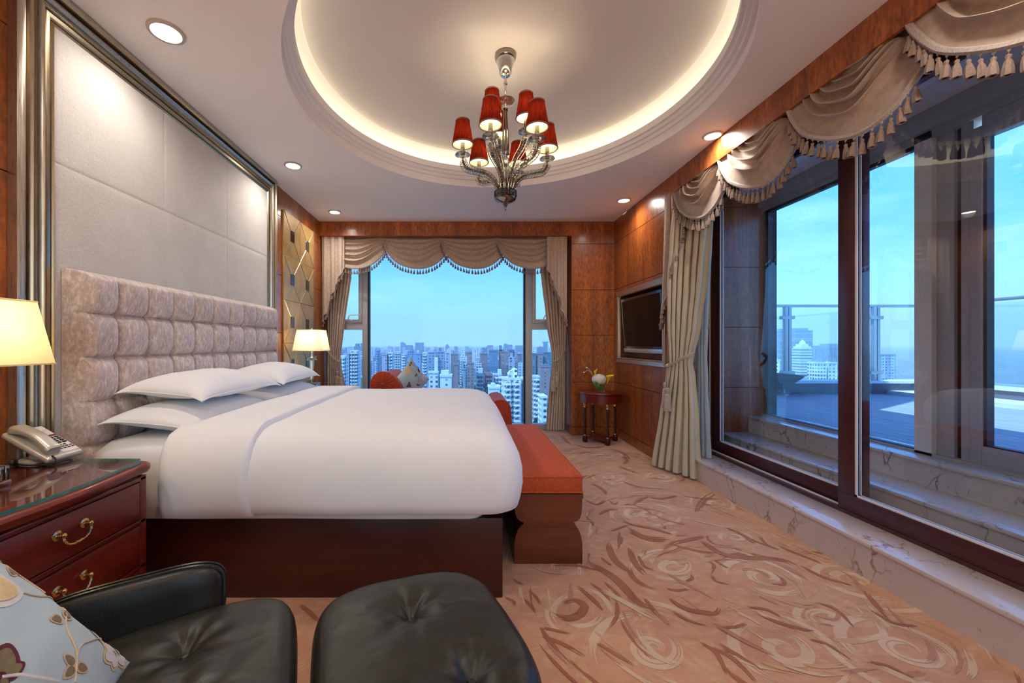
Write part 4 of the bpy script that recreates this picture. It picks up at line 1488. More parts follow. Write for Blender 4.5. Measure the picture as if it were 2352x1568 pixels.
def leather_cushion(L, hx, hy, corner, zlow, ztop, buttons, slope, bulge=.02, seed=0, taper=0.0):
    """plump rounded cushion: rings from the lower seam to the crown, dimpled at the buttons"""
    m = MB()
    prof = [(.028, 0.0), (.006, .12), (.0, .28), (.002, .45), (.012, .62), (.03, .76), (.055, .87), (.085, .94), (.12, .975), (.16, .993), (.2, 1.0), (.24, 1.003), (.28, 1.003), (.36, 1.0), (.44, 1.0), (.52, 1.0), (.60, 1.0), (.70, 1.0), (.8, 1.0), (.9, 1.0), (1.0, 1.0)]
    # refine
    pr = []
    for (d0, h0), (d1, h1) in zip(prof, prof[1:]):
        for k in range(3): pr.append((lerp(d0, d1, k / 3), lerp(h0, h1, k / 3)))
    pr.append(prof[-1])
    NN = 168
    rings = []
    for d, h in pr:
        ring = []
        for i in range(NN):
            t = 2 * PI * i / NN
            # superellipse outline with shrink toward the centre
            p = 4.2
            ct, st = math.cos(t), math.sin(t)
            k = (abs(ct) ** p + abs(st) ** p) ** (-1 / p)
            k = k * (1 - d)
            a, b = hx * ct * k, hy * st * k
            b *= 1 - taper * a / hx
            z = lerp(zlow, ztop, h) + slope * a
            rr = math.hypot(a / hx, b / hy)
            z += bulge * (1 - rr * rr) * (h > .5) * (h - .5) * 2
            for (ba, bb, dep) in buttons:
                r = math.hypot(a - ba, b - bb)
                th = math.atan2(b - bb, a - ba)
                z -= dep * math.exp(-(r / .040) ** 1.3) * min(1, h * h)
                wr = math.sin(th * 7 + 2 * mnoise.noise(Vector((th, seed, r * 9))) + seed) * math.exp(-(r - .05) ** 2 / .0042)
                z += .0030 * wr * (h > .6)
            wv = mnoise.noise(Vector((a * 9 + seed, b * 22, 1.5))) * .0024 + mnoise.noise(Vector((a * 26 + seed, b * 60, 4.5))) * .0012
            z += wv * h
            # creases running from the edges
            q = L(a, b, z)
            ring.append(q)
        rings.append(ring)
    vs = [v for r in rings for v in r]
    fs = []
    n = NN
    for j in range(len(rings) - 1):
        for i in range(n):
            k = (i + 1) % n
            fs.append((j * n + i, j * n + k, (j + 1) * n + k, (j + 1) * n + i))
    fs.append(tuple(range(n))[::-1])
    m.add(vs, fs, 0, True)
    return m, rings


M['ply'] = wood('chair_veneer', (0.20, 0.075, 0.025), (0.32, 0.13, 0.045), (0.42, 0.19, 0.07), 0.1, 0.3, 0.5, 0.08, axis=0)


def shell(L, hx, hy, z0, z1, slope, taper=0.0):
    m = MB()
    rings = []
    for (k, z) in ((.55, z0), (.8, z0 + .012), (.95, lerp(z0, z1, .45)), (1.0, z1), (.975, z1), (.93, lerp(z0, z1, .5)), (.78, z0 + .022), (.5, z0 + .012)):
        ring = []
        for i in range(64):
            t = 2 * PI * i / 64
            ct, st = math.cos(t), math.sin(t)
            q = (abs(ct) ** 4.2 + abs(st) ** 4.2) ** (-1 / 4.2) * k
            a, b = hx * ct * q, hy * st * q
            b *= 1 - taper * a / hx
            ring.append(L(a, b, z + slope * a))
        rings.append(ring)
    vs = [v for r in rings for v in r]
    m.add(vs, [(j * 64 + i, j * 64 + (i + 1) % 64, (j + 1) * 64 + (i + 1) % 64, (j + 1) * 64 + i) for j in range(len(rings) - 1) for i in range(64)], 0, True)
    m.add(rings[0], [tuple(range(64))[::-1]], 0)
    m.add(rings[-1], [tuple(range(64))], 0)
    return m


def star_base(L, h, n, r, root, name='leg'):
    m = MB(); m.lathe([(.035, h - .03), (.03, h - .05), (.022, h - .1), (.022, .10), (.05, .085), (.05, .06)], L(0, 0, 0), 20)
    part(m, 'column', M['tv_black'], root)
    for k in range(n):
        a = 2 * PI * k / n + .4
        m = MB()
        m.tube([L(.03 * math.cos(a), .03 * math.sin(a), .085), L(r * .5 * math.cos(a), r * .5 * math.sin(a), .06), L(r * math.cos(a), r * math.sin(a), .022)], [.022, .018, .012], 8)
        m.lathe([(.014, 0), (.014, .012), (.008, .016)], L((r - .01) * math.cos(a), (r - .01) * math.sin(a), 0), 12)
        part(m, name, M['chrome'], root)


# ottoman
OA = math.radians(19)
ot = empty('ottoman', (-.115, 1.06, 0), 'square black leather buttoned ottoman in the foreground', 'ottoman', OA)
L = frame_of(Vector((-.115, 1.06, 0)), OA)
obut = [(-.005, .075, .050), (.085, -.175, .050)]
m, rg = leather_cushion(L, .272, .285, .1, .335, .437, obut, .0, .022, 3.3)
part(m, 'cushion', M['leather'], ot, sharp=80)
m = shell(L, .262, .275, .275, .345, .0)
part(m, 'shell', M['ply'], ot, 'brown veneered shell')
m = MB(); m.tube([rg[0][i] for i in range(0, 168, 2)], .006, 6, close=True)
part(m, 'welt', M['welt'], ot)
for a, b, dpt in obut:
    m = MB(); m.lathe([(.011, -.004), (.0115, .0), (.008, .005), (.0001, .007)], L(a, b, .437 + .018 - dpt + .009), 16)
    part(m, 'button', M['leather'], ot)
star_base(L, .30, 4, .26, ot)

# chair
ch = empty('lounge_chair', tuple(CC), 'low black leather lounge chair with padded arm and buttoned seat', 'chair', CA)
L = frame_of(CC, CA)
sbut = [(.028, .09, .042), (.028, -.11, .042)]
m, rg = leather_cushion(L, .285, .275, .1, .335, .445, sbut, .085, .018, 8.1)
part(m, 'seat_cushion', M['leather'], ch, sharp=80)
m = MB(); m.tube([rg[0][i] for i in range(0, 168, 2)], .006, 6, close=True)
part(m, 'welt', M['welt'], ch)
m = shell(L, .282, .275, .275, .345, .085)
part(m, 'seat_shell', M['ply'], ch, 'brown veneered shell under the seat')
for a, b, dpt in sbut:
    m = MB(); m.lathe([(.011, -.004), (.0115, .0), (.008, .005), (.0001, .007)], L(a, b, .445 + .085 * a + .015 - dpt + .009), 16)
    part(m, 'button', M['leather'], ch)
for s in (1, -1):
    m = MB()
    def arm(r, th, f, s=s):
        # superelliptic pad outline, lens shaped in section
        ct, st = math.cos(th), math.sin(th)
        k = (abs(ct) ** 4 + abs(st) ** 4) ** -.25
        a = -.145 + .225 * ct * k * r
        z = .098 * st * k * r
        y = f * (.010 + .030 * max(0, 1 - r ** 3.5) ** .6)
        zc = .455 + .10 * a
        return L(a, s * (.300 + .22 * z + .05 * (a + .145) * 0 - y - .10 * (z / .1) ** 2 * .12), zc + z)
    for f in (1, -1):
        m.grid(lambda u, v, f=f: arm(max(.001, v), 2 * PI * u, f), 72, 16, 0, closeu=True)
    m.grid(lambda u, v: arm(1, 2 * PI * u, 1 - 2 * v), 72, 2, 0, closeu=True)
    ar = part(m, 'armrest', M['leather'], ch, sharp=70, weld=True)
    w = MB()
    for f in (.9, -.9):
        w.tube([arm(1.005, 2 * PI * k / 72, f) for k in range(72)], .0045, 6, close=True)
    part(w, 'piping', M['welt'], ar)
    m = MB()
    pth = catmull([L(-.25, s * .35, .40), L(.02, s * .325, .36), L(.10, s * .30, .345), L(.16, s * .27, .33)], 6)
    m.tube(pth, [.012] * len(pth), 8)
    part(m, 'arm_bracket', M['ply'], ch, 'curved veneer strip beneath the arm')
# backrest: two padded panels outside the left edge of the view
for k, (z0, z1, a0, a1) in enumerate(((.40, .66, -.30, -.40), (.68, .90, -.41, -.49))):
    m = MB()
    def bk(u, v, z0=z0, z1=z1, a0=a0, a1=a1):
        t = 2 * PI * v
        e = lambda q, p: math.copysign(abs(q) ** p, q)
        b = lerp(-.27, .27, u)
        kk = max(.0, min(1, min(u, 1 - u) / .08)) ** .5
        q = .5 + .5 * e(math.sin(t), .5) * (.8 + .2 * kk)
        th = .035 * e(math.cos(t), .8) * (.5 + .5 * kk)
        return L(lerp(a0, a1, q) + th, b, lerp(z0, z1, q))
    m.grid(lambda u, v: bk(v, u), 28, 30, 0, closeu=True)
    m.add([bk(0, i / 28) for i in range(28)], [tuple(range(28))], 0); m.add([bk(1, i / 28) for i in range(28)], [tuple(range(28))], 0)
    part(m, 'backrest', M['leather'], ch, sharp=70)
star_base(L, .27, 5, .30, ch)

Rc_, Tc_ = Vector((-.748, .896, .485)), Vector((-.93, .775, .80))
e1 = (Tc_ - Rc_); e1n = e1.normalized()
dd = Vector((.30, -.88, 0)); dd = (dd - e1n * dd.dot(e1n)).normalized()
cushion(Rc_ + e1n * .21 + dd * .21, e1n, dd, .42, .15, 'pale blue embroidered cushion leaning on the black leather chair', deco_near, seed=1)

# ------------------------------------------------------------------ chaise by the window
cs = empty('chaise_longue', (-.25, 4.8, 0), 'red orange chaise longue with a pleated roll arm below the city window', 'sofa')
m = MB()
m.box(-.85, .50, 4.44, 5.14, .17, .33, 0, .02)
part(m, 'seat_frame', M['red_up'], cs)
m = MB()
m.box(-.80, .38, 4.43, 5.15, .33, .47, 0, .045, 4)
part(m, 'seat_cushion', M['red_up'], cs, sharp=60)
m = MB()
sec = [(-.66, .33), (-.66, .58), (-.68, .70), (-.72, .79), (-.79, .855), (-.87, .872), (-.96, .85), (-1.02, .79), (-1.025, .72), (-.98, .67), (-.91, .65), (-.86, .60), (-.85, .50), (-.86, .33)]
sec = [(p.x, p.y) for p in catmull([(a, b, 0) for a, b in sec], 4)]
m.prism(sec, lambda a, b, h: (a, h, b), 4.44, 5.14, 0, smooth=True)
ro = part(m, 'roll_arm', M['red_up'], cs, sharp=50)
m = MB()
m.lathe([(.0001, .016), (.012, .015), (.03, .010), (.08, .014), (.125, .008), (.142, -.004)][::-1], (-.885, 4.438, .755), 96, axis=(0, -1, 0), lobes=18, lobe=.015)
for k in range(18):
    a = 2 * PI * k / 18
    m.tube([(-.885 + .02 * math.cos(a), 4.425, .755 + .02 * math.sin(a)), (-.885 + .08 * math.cos(a), 4.4215, .755 + .08 * math.sin(a)), (-.885 + .135 * math.cos(a), 4.431, .755 + .135 * math.sin(a))], .0035, 5)
m.lathe([(.016, -.004), (.016, .012), (.0001, .02)], (-.885, 4.422, .755), 16, axis=(0, -1, 0))
part(m, 'pleated_end', M['red_up'], ro)
m = MB()
sec = [(.33, .33), (.335, .52), (.36, .565), (.42, .58), (.48, .568), (.525, .53), (.54, .47), (.54, .17), (.36, .17)]
sec = [(p.x, p.y) for p in catmull([(a, b, 0) for a, b in sec], 4)]
m.prism(sec, lambda a, b, h: (a, h, b), 4.43, 5.15, 0, smooth=True)
part(m, 'low_arm', M['red_up'], cs, sharp=50)
for x in (-.80, .46):
    for y in (4.50, 5.08):
        m = MB(); m.lathe([(.018, 0), (.022, .03), (.030, .12), (.034, .17)], (x, y, 0), 16)
        part(m, 'leg', M['mahog_dark'], cs)
cushion((-.605, 4.72, .765), (.50, .50, .707), (-.50, -.50, .707), .40, .13, 'pale blue embroidered cushion propped on the red chaise by the window', deco_far, seed=5)

# ------------------------------------------------------------------ round side table and flowers
TX, TYc = 1.70, 4.915
st = empty('side_table', (TX, TYc, 0), 'round mahogany side table on four slim columns in the corner', 'table')
m = MB(); m.lathe([(.0001, .616), (.248, .616), (.254, .610), (.254, .600), (.246, .594), (.238, .590)], (TX, TYc, 0), 64, caps=False)
part(m, 'tabletop', M['mahog'], st, sharp=50)
m = MB(); m.lathe([(.238, .592), (.238, .492), (.215, .488), (.0001, .488)], (TX, TYc, 0), 64, caps=False)
part(m, 'apron', M['mahog'], st, sharp=50)
m = MB()
poly = []
for k in range(4):
    a0 = PI / 4 * 2 * k - PI / 2 + .12
    for q in range(13):
        t = q / 13
        a = a0 + PI / 2 * t
        r = lerp(.20, .095, math.sin(PI * t) ** .6)
        poly.append((TX + r * math.cos(a), TYc + r * math.sin(a)))
m.prism(poly, lambda a, b, h: (a, b, h), .03, .062, 0)
part(m, 'plinth', M['mahog'], st)
for k in range(4):
    a = PI / 2 * k - PI / 2 + .12
    x, y = TX + .195 * math.cos(a), TYc + .195 * math.sin(a)
    m = MB()
    m.lathe([(.024, 0), (.03, .008), (.03, .05), (.027, .07), (.015, .072), (.014, .43), (.014, .435), (.012, .44)], (x, y, 0), 18)
    lg = part(m, 'leg', M['mahog_dark'], st, sharp=50)
    m = MB()
    m.lathe([(.0175, .074), (.019, .082), (.0175, .09), (.0155, .092)], (x, y, 0), 16)
    part(m, 'brass_ring', M['brass'], lg, 'gilt ring')
    m = MB()
    m.lathe([(.0155, .425), (.019, .432), (.017, .438), (.020, .450), (.024, .470), (.024, .484), (.020, .4875)], (x, y, 0), 16, lobes=8, lobe=.06)
    part(m, 'capital', M['brass'], lg, 'gilt capital')
M['petal_w'] = simple('white_petals', (0.80, 0.78, 0.72), 0.7, var=0.08, scale=120)
M['petal_y'] = simple('yellow_petals', (0.85, 0.62, 0.02), 0.5, var=0.1, scale=60)
M['leaf'] = simple('green_leaf', (0.06, 0.20, 0.025), 0.5, var=0.3, scale=60)
M['vase'] = pane('vase_glass', (0.94, 0.97, 0.94), 1.0, 0.0, 0.03)
fx, fy, fz = TX - .01, TYc - .02, .6165
fw = empty('flower_arrangement', (fx, fy, fz), 'white hydrangea and yellow calla lilies in a small square glass vase', 'flowers')
m = MB()
for x0, x1, y0, y1 in ((-.045, .045, -.045, -.041), (-.045, .045, .041, .045), (-.045, -.041, -.041, .041), (.041, .045, -.041, .041)):
    m.box(fx + x0, fx + x1, fy + y0, fy + y1, fz, fz + .09)
m.box(fx - .045, fx + .045, fy - .045, fy + .045, fz, fz + .012)
part(m, 'vase', M['vase'], fw, 'clear glass cube vase')
m = MB()
m.box(fx - .038, fx + .038, fy - .038, fy + .038, fz + .014, fz + .078, 0, .006)
rr = random.Random(5)
for k in range(7):
    a = rr.uniform(0, 6.28); r = rr.uniform(.05, .085)
    c = Vector((fx + r * math.cos(a), fy + r * math.sin(a), fz + .085 + rr.uniform(0, .04)))
    if k < 2: c = Vector((fx - .075 + .02 * k, fy - .06, fz + .105))
    m.lathe([(.0001, -.004), (.018, -.002), (.026, .002), (.016, .006), (.0001, .010)], c, 10, axis=(math.cos(a), math.sin(a) - .5, .3))
part(m, 'foliage', M['leaf'], fw)
m = MB()
for k in range(420):
    z = rr.uniform(-.6, 1); a = rr.uniform(0, 6.28); q = math.sqrt(max(0, 1 - z * z))
    n = Vector((q * math.cos(a), q * math.sin(a), z))
    c = Vector((fx - .01, fy, fz + .150)) + Vector((n.x * .082, n.y * .075, n.z * .062))
    t1 = n.orthogonal().normalized(); t2 = n.cross(t1)
    a0 = rr.uniform(0, 6)
    vs = [c + n * .002]
    for i in range(8):
        th = a0 + i * PI / 4
        r = .0165 if i % 2 == 0 else .009
        vs.append(c + (t1 * math.cos(th) + t2 * math.sin(th)) * r + n * (.004 if i % 2 == 0 else 0))
    m.add(vs, [(0, 1 + i, 1 + (i + 1) % 8) for i in range(8)], 0)
m.lathe([(.001, -.05), (.04, -.032), (.058, 0), (.045, .032), (.001, .046)], (fx - .01, fy, fz + .150), 14)
part(m, 'hydrangea', M['petal_w'], fw, 'white hydrangea head')
def calla(base, tip, r):
    m = MB()
    base, tip = Vector(base), Vector(tip)
    ax = tip - base; Ln = ax.length; ax.normalize()
    rot = Vector((0, 0, 1)).rotation_difference(ax).to_matrix()
    def fn(u, v):
        t = 2 * PI * u
        rad = r * (.12 + .88 * v ** 1.6)
        hh = Ln * v * (1 + .22 * math.cos(t) * v * v)
        return base + rot @ Vector((rad * math.cos(t), rad * .75 * math.sin(t), hh))
    m.grid(fn, 20, 10, 0, closeu=True)
    m.tube([base.lerp(tip, .1), base.lerp(tip, .75)], .004, 6)
    o = part(m, 'calla_lily', M['petal_y'], fw, 'yellow calla lily')
    s = MB()
    s.tube(catmull([(fx, fy, fz + .03), (lerp(fx, base.x, .6), lerp(fy, base.y, .6), lerp(fz + .03, base.z, .6)), base], 6), .004, 6)
    part(s, 'stem', M['leaf'], fw)
calla((fx + .075, fy - .03, fz + .10), (fx + .105, fy - .05, fz + .20), .045)
calla((fx - .075, fy - .02, fz + .165), (fx - .058, fy - .02, fz + .265), .022)
for tip in ((-.165, -.01, .295), (-.20, -.02, .235)):
    m = MB()
    e_ = Vector((fx + tip[0], fy + tip[1], fz + tip[2]))
    m.tube(catmull([(fx - .05, fy, fz + .10), (fx - .085, fy, fz + .20), (lerp(fx - .085, e_.x, .5), fy, fz + .24 + (.03 if tip[2] > .25 else .02)), e_], 6), .002, 5)
    m.lathe([(.0001, -.010), (.010, -.004), (.011, .004), (.0001, .011)], e_, 10)
    part(m, 'craspedia_stem', M['petal_w'], fw, 'thin curved stem with a pale bud')

# ------------------------------------------------------------------ television and its frame
tf = empty('trim_3', (XR, 4.53, 1.41), 'champagne metal frame around the wall niche of the television', 'trim'); tf['kind'] = 'structure'
m = MB()
FY, FYY, FZ, FZZ, fw_ = 3.90, 5.153, .965, 1.863, .066
pr = [(0, 0), (0, .016), (.008, .020), (.050, .012), (.058, .016), (.066, .008), (.068, -.02)]
cn = [(FY, FZ, 1, 1), (FYY, FZ, -1, 1), (FYY, FZZ, -1, -1), (FY, FZZ, 1, -1)]
for (d0, h0), (d1, h1) in zip(pr, pr[1:]):
    for k in range(4):
        a, b = cn[k], cn[(k + 1) % 4]
        m.add([(XR - h0, a[0] + a[2] * d0, a[1] + a[3] * d0), (XR - h0, b[0] + b[2] * d0, b[1] + b[3] * d0), (XR - h1, b[0] + b[2] * d1, b[1] + b[3] * d1), (XR - h1, a[0] + a[2] * d1, a[1] + a[3] * d1)], [(0, 1, 2, 3)], 0)
part(m, 'moulding', M['champagne'], tf)
m = MB()
m.box(XR + .145, XR + .15, TY0 - .0, TY1, TZ0, TZ1, 0)
m.box(XR + .008, XR + .145, TY0 + .0, TY0 + .004, TZ0, TZ1, 0); m.box(XR + .008, XR + .145, TY1 - .004, TY1, TZ0, TZ1, 0)
m.box(XR + .008, XR + .145, TY0, TY1, TZ0, TZ0 + .004, 0); m.box(XR + .008, XR + .145, TY0, TY1, TZ1 - .004, TZ1, 0)
part(m, 'niche_lining', M['mahog_side'], tf)
tv = empty('television', (XR + .06, 4.53, 1.07), 'black flat screen television tilted forward in the wall niche', 'television')
tl = Matrix.Translation(Vector((XR + .055, 4.53, 1.43))) @ Matrix.Rotation(math.radians(-3.6), 4, 'Y')
m = MB()
m.box(-.028, .028, -.515, .515, -.335, .335, 0, .012, 3, tl)
part(m, 'bezel', M['tv_black'], tv)
m = MB(); m.box(-.0305, -.0275, -.480, .480, -.255, .300, 0, 0, 2, tl)
part(m, 'screen', M['tv_screen'], tv)
m = MB(); m.box(-.034, -.0265, -.505, .505, -.330, -.283, 0, .006, 2, tl)
part(m, 'speaker_bar', M['silver_pl'], tv, 'silver speaker strip')
m = MB(); m.box(.029, .07, -.08, .08, -.1, .1, 0, .005, 2, tl)
part(m, 'bracket', M['tv_black'], tv)
# ------------------------------------------------------------------ curtains
def drape(mb, rows, n, nu_per=12, nv=70, amp=1.0, seed=0, m=0):
    """rows: (z, (x,y) left, (x,y) right, pleat depth); pleats hang perpendicular to left-right"""
    ts = [r[0] for r in rows]
    def at(z):
        for r0, r1 in zip(rows, rows[1:]):
            if r0[0] >= z >= r1[0]:
                k = (r0[0] - z) / (r0[0] - r1[0] or 1)
                k = k * k * (3 - 2 * k) * .35 + k * .65
                return (lerp(r0[1][0], r1[1][0], k), lerp(r0[1][1], r1[1][1], k)), (lerp(r0[2][0], r1[2][0], k), lerp(r0[2][1], r1[2][1], k)), lerp(r0[3], r1[3], k)
        return rows[-1][1], rows[-1][2], rows[-1][3]
    z0, z1 = rows[0][0], rows[-1][0]
    rng = random.Random(seed)
    offs = [rng.uniform(-.35, .35) for _ in range(n + 2)]
    deps = [rng.uniform(.65, 1.15) for _ in range(n + 2)]
    def fn(u, v):
        z = lerp(z0, z1, v)
        (xl, yl), (xr, yr), d = at(z)
        ph = u * n
        i = int(ph); f = ph - i
        sk = lerp(offs[i], offs[i + 1], f)
        ph2 = ph + sk * .45 + .12 * mnoise.noise(Vector((u * n * .6, z * 1.3, seed)))
        dep = lerp(deps[i], deps[i + 1], f)
        c = math.cos(2 * PI * ph2)
        prof = math.copysign(abs(c) ** .75, c)
        dx, dy = xr - xl, yr - yl
        L = math.hypot(dx, dy) or 1e-6
        nx, ny = -dy / L, dx / L
        w = d * dep * prof * .5 * amp + .004 * mnoise.noise(Vector((u * 20, z * 6, seed + 3)))
        lat = .20 * d * math.sin(4 * PI * ph2)
        return (lerp(xl, xr, u) + nx * w + dx / L * lat, lerp(yl, yr, u) + ny * w + dy / L * lat, z)
    mb.grid(fn, n * nu_per, nv, m)
    return fn


def tassel(mb, p, h, r, m=0, lean=(0, 0)):
    p = Vector(p)
    ax = Vector((lean[0], lean[1], -1))
    mb.lathe([(.0008, -h * .45), (.0009, 0)], p, 5, m, axis=ax, caps=False)
    mb.lathe([(.0006, 0), (r * .42, h * .05), (r * .5, h * .13), (r * .34, h * .22), (r * .62, h * .36), (r * .92, h * .7), (r, h * 1.0), (r * .5, h * .985)], p, 14, m, axis=ax, lobes=7, lobe=.10, caps=False)


def fringe(mb, path, out, pitch, h, r, drop=.03, mb_braid=None, lw=.010):
    """braid along the path with loops and hanging tassels"""
    out = Vector(out)
    pts = [Vector(p) for p in path]
    (mb_braid or mb).tube([p + out * .004 for p in pts], lw, 6, 1)
    acc, nxt = 0.0, pitch * .5
    for a, b in zip(pts, pts[1:]):
        L = (b - a).length
        while acc + L > nxt:
            q = a.lerp(b, (nxt - acc) / L)
            k = random.uniform(-.12, .12)
            mb.lathe([(.0005, -.004), (lw * .55, 0), (.0005, .004)], q + out * (lw * .9), 6, 1, axis=out)
            mb.lathe([(.0005, -.004), (lw * .5, 0), (.0005, .004)], q + Vector((0, 0, -lw * 1.3)) + out * (lw * .5), 6, 1, axis=out)
            tassel(mb, q + out * .008 + Vector((0, 0, -drop - random.uniform(0, .004))), h, r, 0, (k, random.uniform(-.12, .12)))
            nxt += pitch
        acc += L


def pl(tab, s):
    """smooth interpolation of a (s, value) table"""
    if s <= tab[0][0]: return tab[0][1]
    for i in range(len(tab) - 1):
        if s <= tab[i + 1][0]:
            p0 = tab[max(0, i - 1)]; p1 = tab[i]; p2 = tab[i + 1]; p3 = tab[min(len(tab) - 1, i + 2)]
            t = (s - p1[0]) / (p2[0] - p1[0])
            m1 = (p2[1] - p0[1]) / (p2[0] - p0[0]) * (p2[0] - p1[0]); m2 = (p3[1] - p1[1]) / (p3[0] - p1[0]) * (p2[0] - p1[0])
            return (2 * t ** 3 - 3 * t ** 2 + 1) * p1[1] + (t ** 3 - 2 * t ** 2 + t) * m1 + (-2 * t ** 3 + 3 * t ** 2) * p2[1] + (t ** 3 - t ** 2) * m2
    return tab[-1][1]


def swag(root, O, dvec, nvec, W, tab, nf, A, B, mat, pitch, th, tr, lean=.030, seed=0, fs=.74, cowl=None):
    O, dvec, nvec = Vector(O), Vector(dvec), Vector(nvec)
    smax = tab[-1][0]
    def row(s, v):
        u = s / smax
        if cowl:
            s0, s1 = cowl[0] * (1 - v), smax - cowl[1] * (1 - v)
            D = pl(tab, s); s = lerp(s0, s1, u)
        else:
            D = pl(tab, s)
        k = max(0, min(1, (u * smax - .55) / (smax - .55))); k = k * k * (3 - 2 * k)
        d = D * v * (1 - (1 - v) ** .7 * .92 * k)
        env = max(0, math.sin(PI * min(1, u))) ** (.35 if cowl else .55)
        vf = min(1, v / (fs + .12))
        fade = 1 if v < fs else max(0, 1 - (v - fs) / .13)
        ph = 2 * PI * nf * vf ** .92 + .25 * mnoise.noise(Vector((s * 3, v * 2, seed)))
        o = A * (.5 - .5 * math.cos(ph)) * env * fade * (.55 + .6 * v)
        dz = -B * math.sin(ph) * env * fade * (.4 + .7 * v)
        belly = .035 * env * v
        base = lean * (1 - s / smax)
        p = O + dvec * (s * W) + nvec * (o + belly + base) + Vector((0, 0, -d + dz * (1 if v > .03 else 0)))
        return p + nvec * .003 * mnoise.noise(p * 12)
    m = MB()
    m.grid(lambda u, v: row(u * smax, v), 64, 110, 0)
    sw = part(m, 'swag', mat, root, sharp=80)
    f = MB()
    path = [row(.012 + (smax - .045) * k / 60, 1.0) for k in range(61)]
    fringe(f, path, nvec, pitch, th, tr, drop=th * .42, lw=.010 if th < .06 else .0145)
    part(f, 'tassel_fringe', [M['fringe'], M['braid']], sw, 'braid and tassel fringe')
    return sw


def tieback(root, p_wall, p_tie, spread, hang, s=1.0):
    m = MB()
    path = catmull([p_wall] + spread + [p_tie], 8)
    for o in (-.006, .006):
        m.tube([Vector(p) + Vector((0, 0, o)) for p in path], .008 * s, 8, 0)
    kn = Vector(p_tie)
    m.lathe([(.001, -.02 * s), (.018 * s, -.008 * s), (.02 * s, .004 * s), (.001, .022 * s)], kn, 12)
    for (dx, dy, dz) in hang:
        e_ = kn + Vector((dx, dy, -dz))
        m.tube([kn, kn.lerp(e_, .5) + Vector((0, 0, .005)), e_], .005 * s, 6)
        m.lathe([(.001, 0), (.014 * s, .006 * s), (.019 * s, .02 * s), (.016 * s, .045 * s), (.013 * s, .055 * s), (.019 * s, .06 * s), (.024 * s, .075 * s), (.030 * s, .20 * s), (.015 * s, .197 * s)], e_, 18, axis=(0, 0, -1), lobes=9, lobe=.05, caps=False)
    return part(m, 'tieback', M['taupe'], root, 'twisted cord tieback with two large tassels')


def X_at(px, Y): return (px - CX) * Y / F
def Z_at(py, Y): return EYE - (py - CY) * Y / F


# ---- city window: two tied drapes
YCu = 5.47
for side in ('left', 'right'):
    if side == 'left':
        rows_px = [(546, 748, 812, .035), (631, 748, 805, .05), (757, 749, 788, .045), (820, 752, 781, .030), (835, 752, 782, .030), (884, 746, 790, .05), (988, 740, 796, .055)]
        lab = 'taupe drape tied back on the left of the city window behind the bedside lamp'
        loc = X_at(770, YCu)
    else:
        rows_px = [(546, 1238, 1302, .035), (625, 1244, 1302, .05), (750, 1258, 1301, .045), (815, 1269, 1298, .030), (832, 1269, 1298, .030), (898, 1263, 1298, .045), (986, 1256, 1297, .05)]
        lab = 'taupe drape tied back on the right of the city window by the wood pier'
        loc = X_at(1280, YCu)
    cu = empty('curtain', (loc, YCu, .03), lab, 'curtain', group='city window drapes')
    rows = [(Z_at(py, YCu), (max(XL + .03, X_at(a, YCu)), YCu), (X_at(b, YCu), YCu), d) for py, a, b, d in rows_px]
    m = MB(); drape(m, rows, 7, seed=3 if side == 'left' else 8)
    part(m, 'curtain_panel', M['taupe2'], cu, sharp=80)
    sg = -1 if side == 'left' else 1
    ow, it = (752, 781) if side == 'left' else (1298, 1270)
    tieback(cu, (X_at(ow, YCu) - sg * .0, YCu - .03, Z_at(803, YCu)), (X_at(it, YCu), YCu - .055, Z_at(830, YCu)), [(X_at((ow * 2 + it) / 3, YCu), YCu - .06, Z_at(814, YCu)), (X_at((ow + it * 2) / 3, YCu), YCu - .07, Z_at(824, YCu))],
            [(.035 * -sg * -1 if side == 'right' else -.02, -.01, .13), (-.012 if side == 'right' else .03, -.02, .19 if side == 'right' else .15)], 1.05)

# ---- valance of the city window
va = empty('valance', (-.2, 5.40, 2.63), 'taupe swagged valance with tassel fringe across the top of the city window', 'valance', group='swagged valances')
tabB = [(0, 0), (.05, .125), (.10, .215), (.24, .335), (.405, .395), (.56, .415), (.71, .40), (.865, .335), (1.0, .22), (1.06, .13)]
xs = [X_at(790, 5.42), X_at(879, 5.42), X_at(1010, 5.42), X_at(1138, 5.42)]
m = MB(); m.box(XL + .01, RX - .01, 5.415, 5.445, 2.60, 2.72, 0)
part(m, 'heading', M['taupe2'], va)
swag(va, (xs[0] - .32, 5.40, 2.632), (1, 0, 0), (0, -1, 0), .86, tabB, 5, .060, .026, M['taupe2'], .040, .055, .014, seed=1)
for k, x in enumerate(xs[1:]):
    swag(va, (x, 5.40 - .0, 2.632), (1, 0, 0), (0, -1, 0), .86, tabB, 5, .060, .026, M['taupe2'], .040, .055, .014, seed=2 + k)
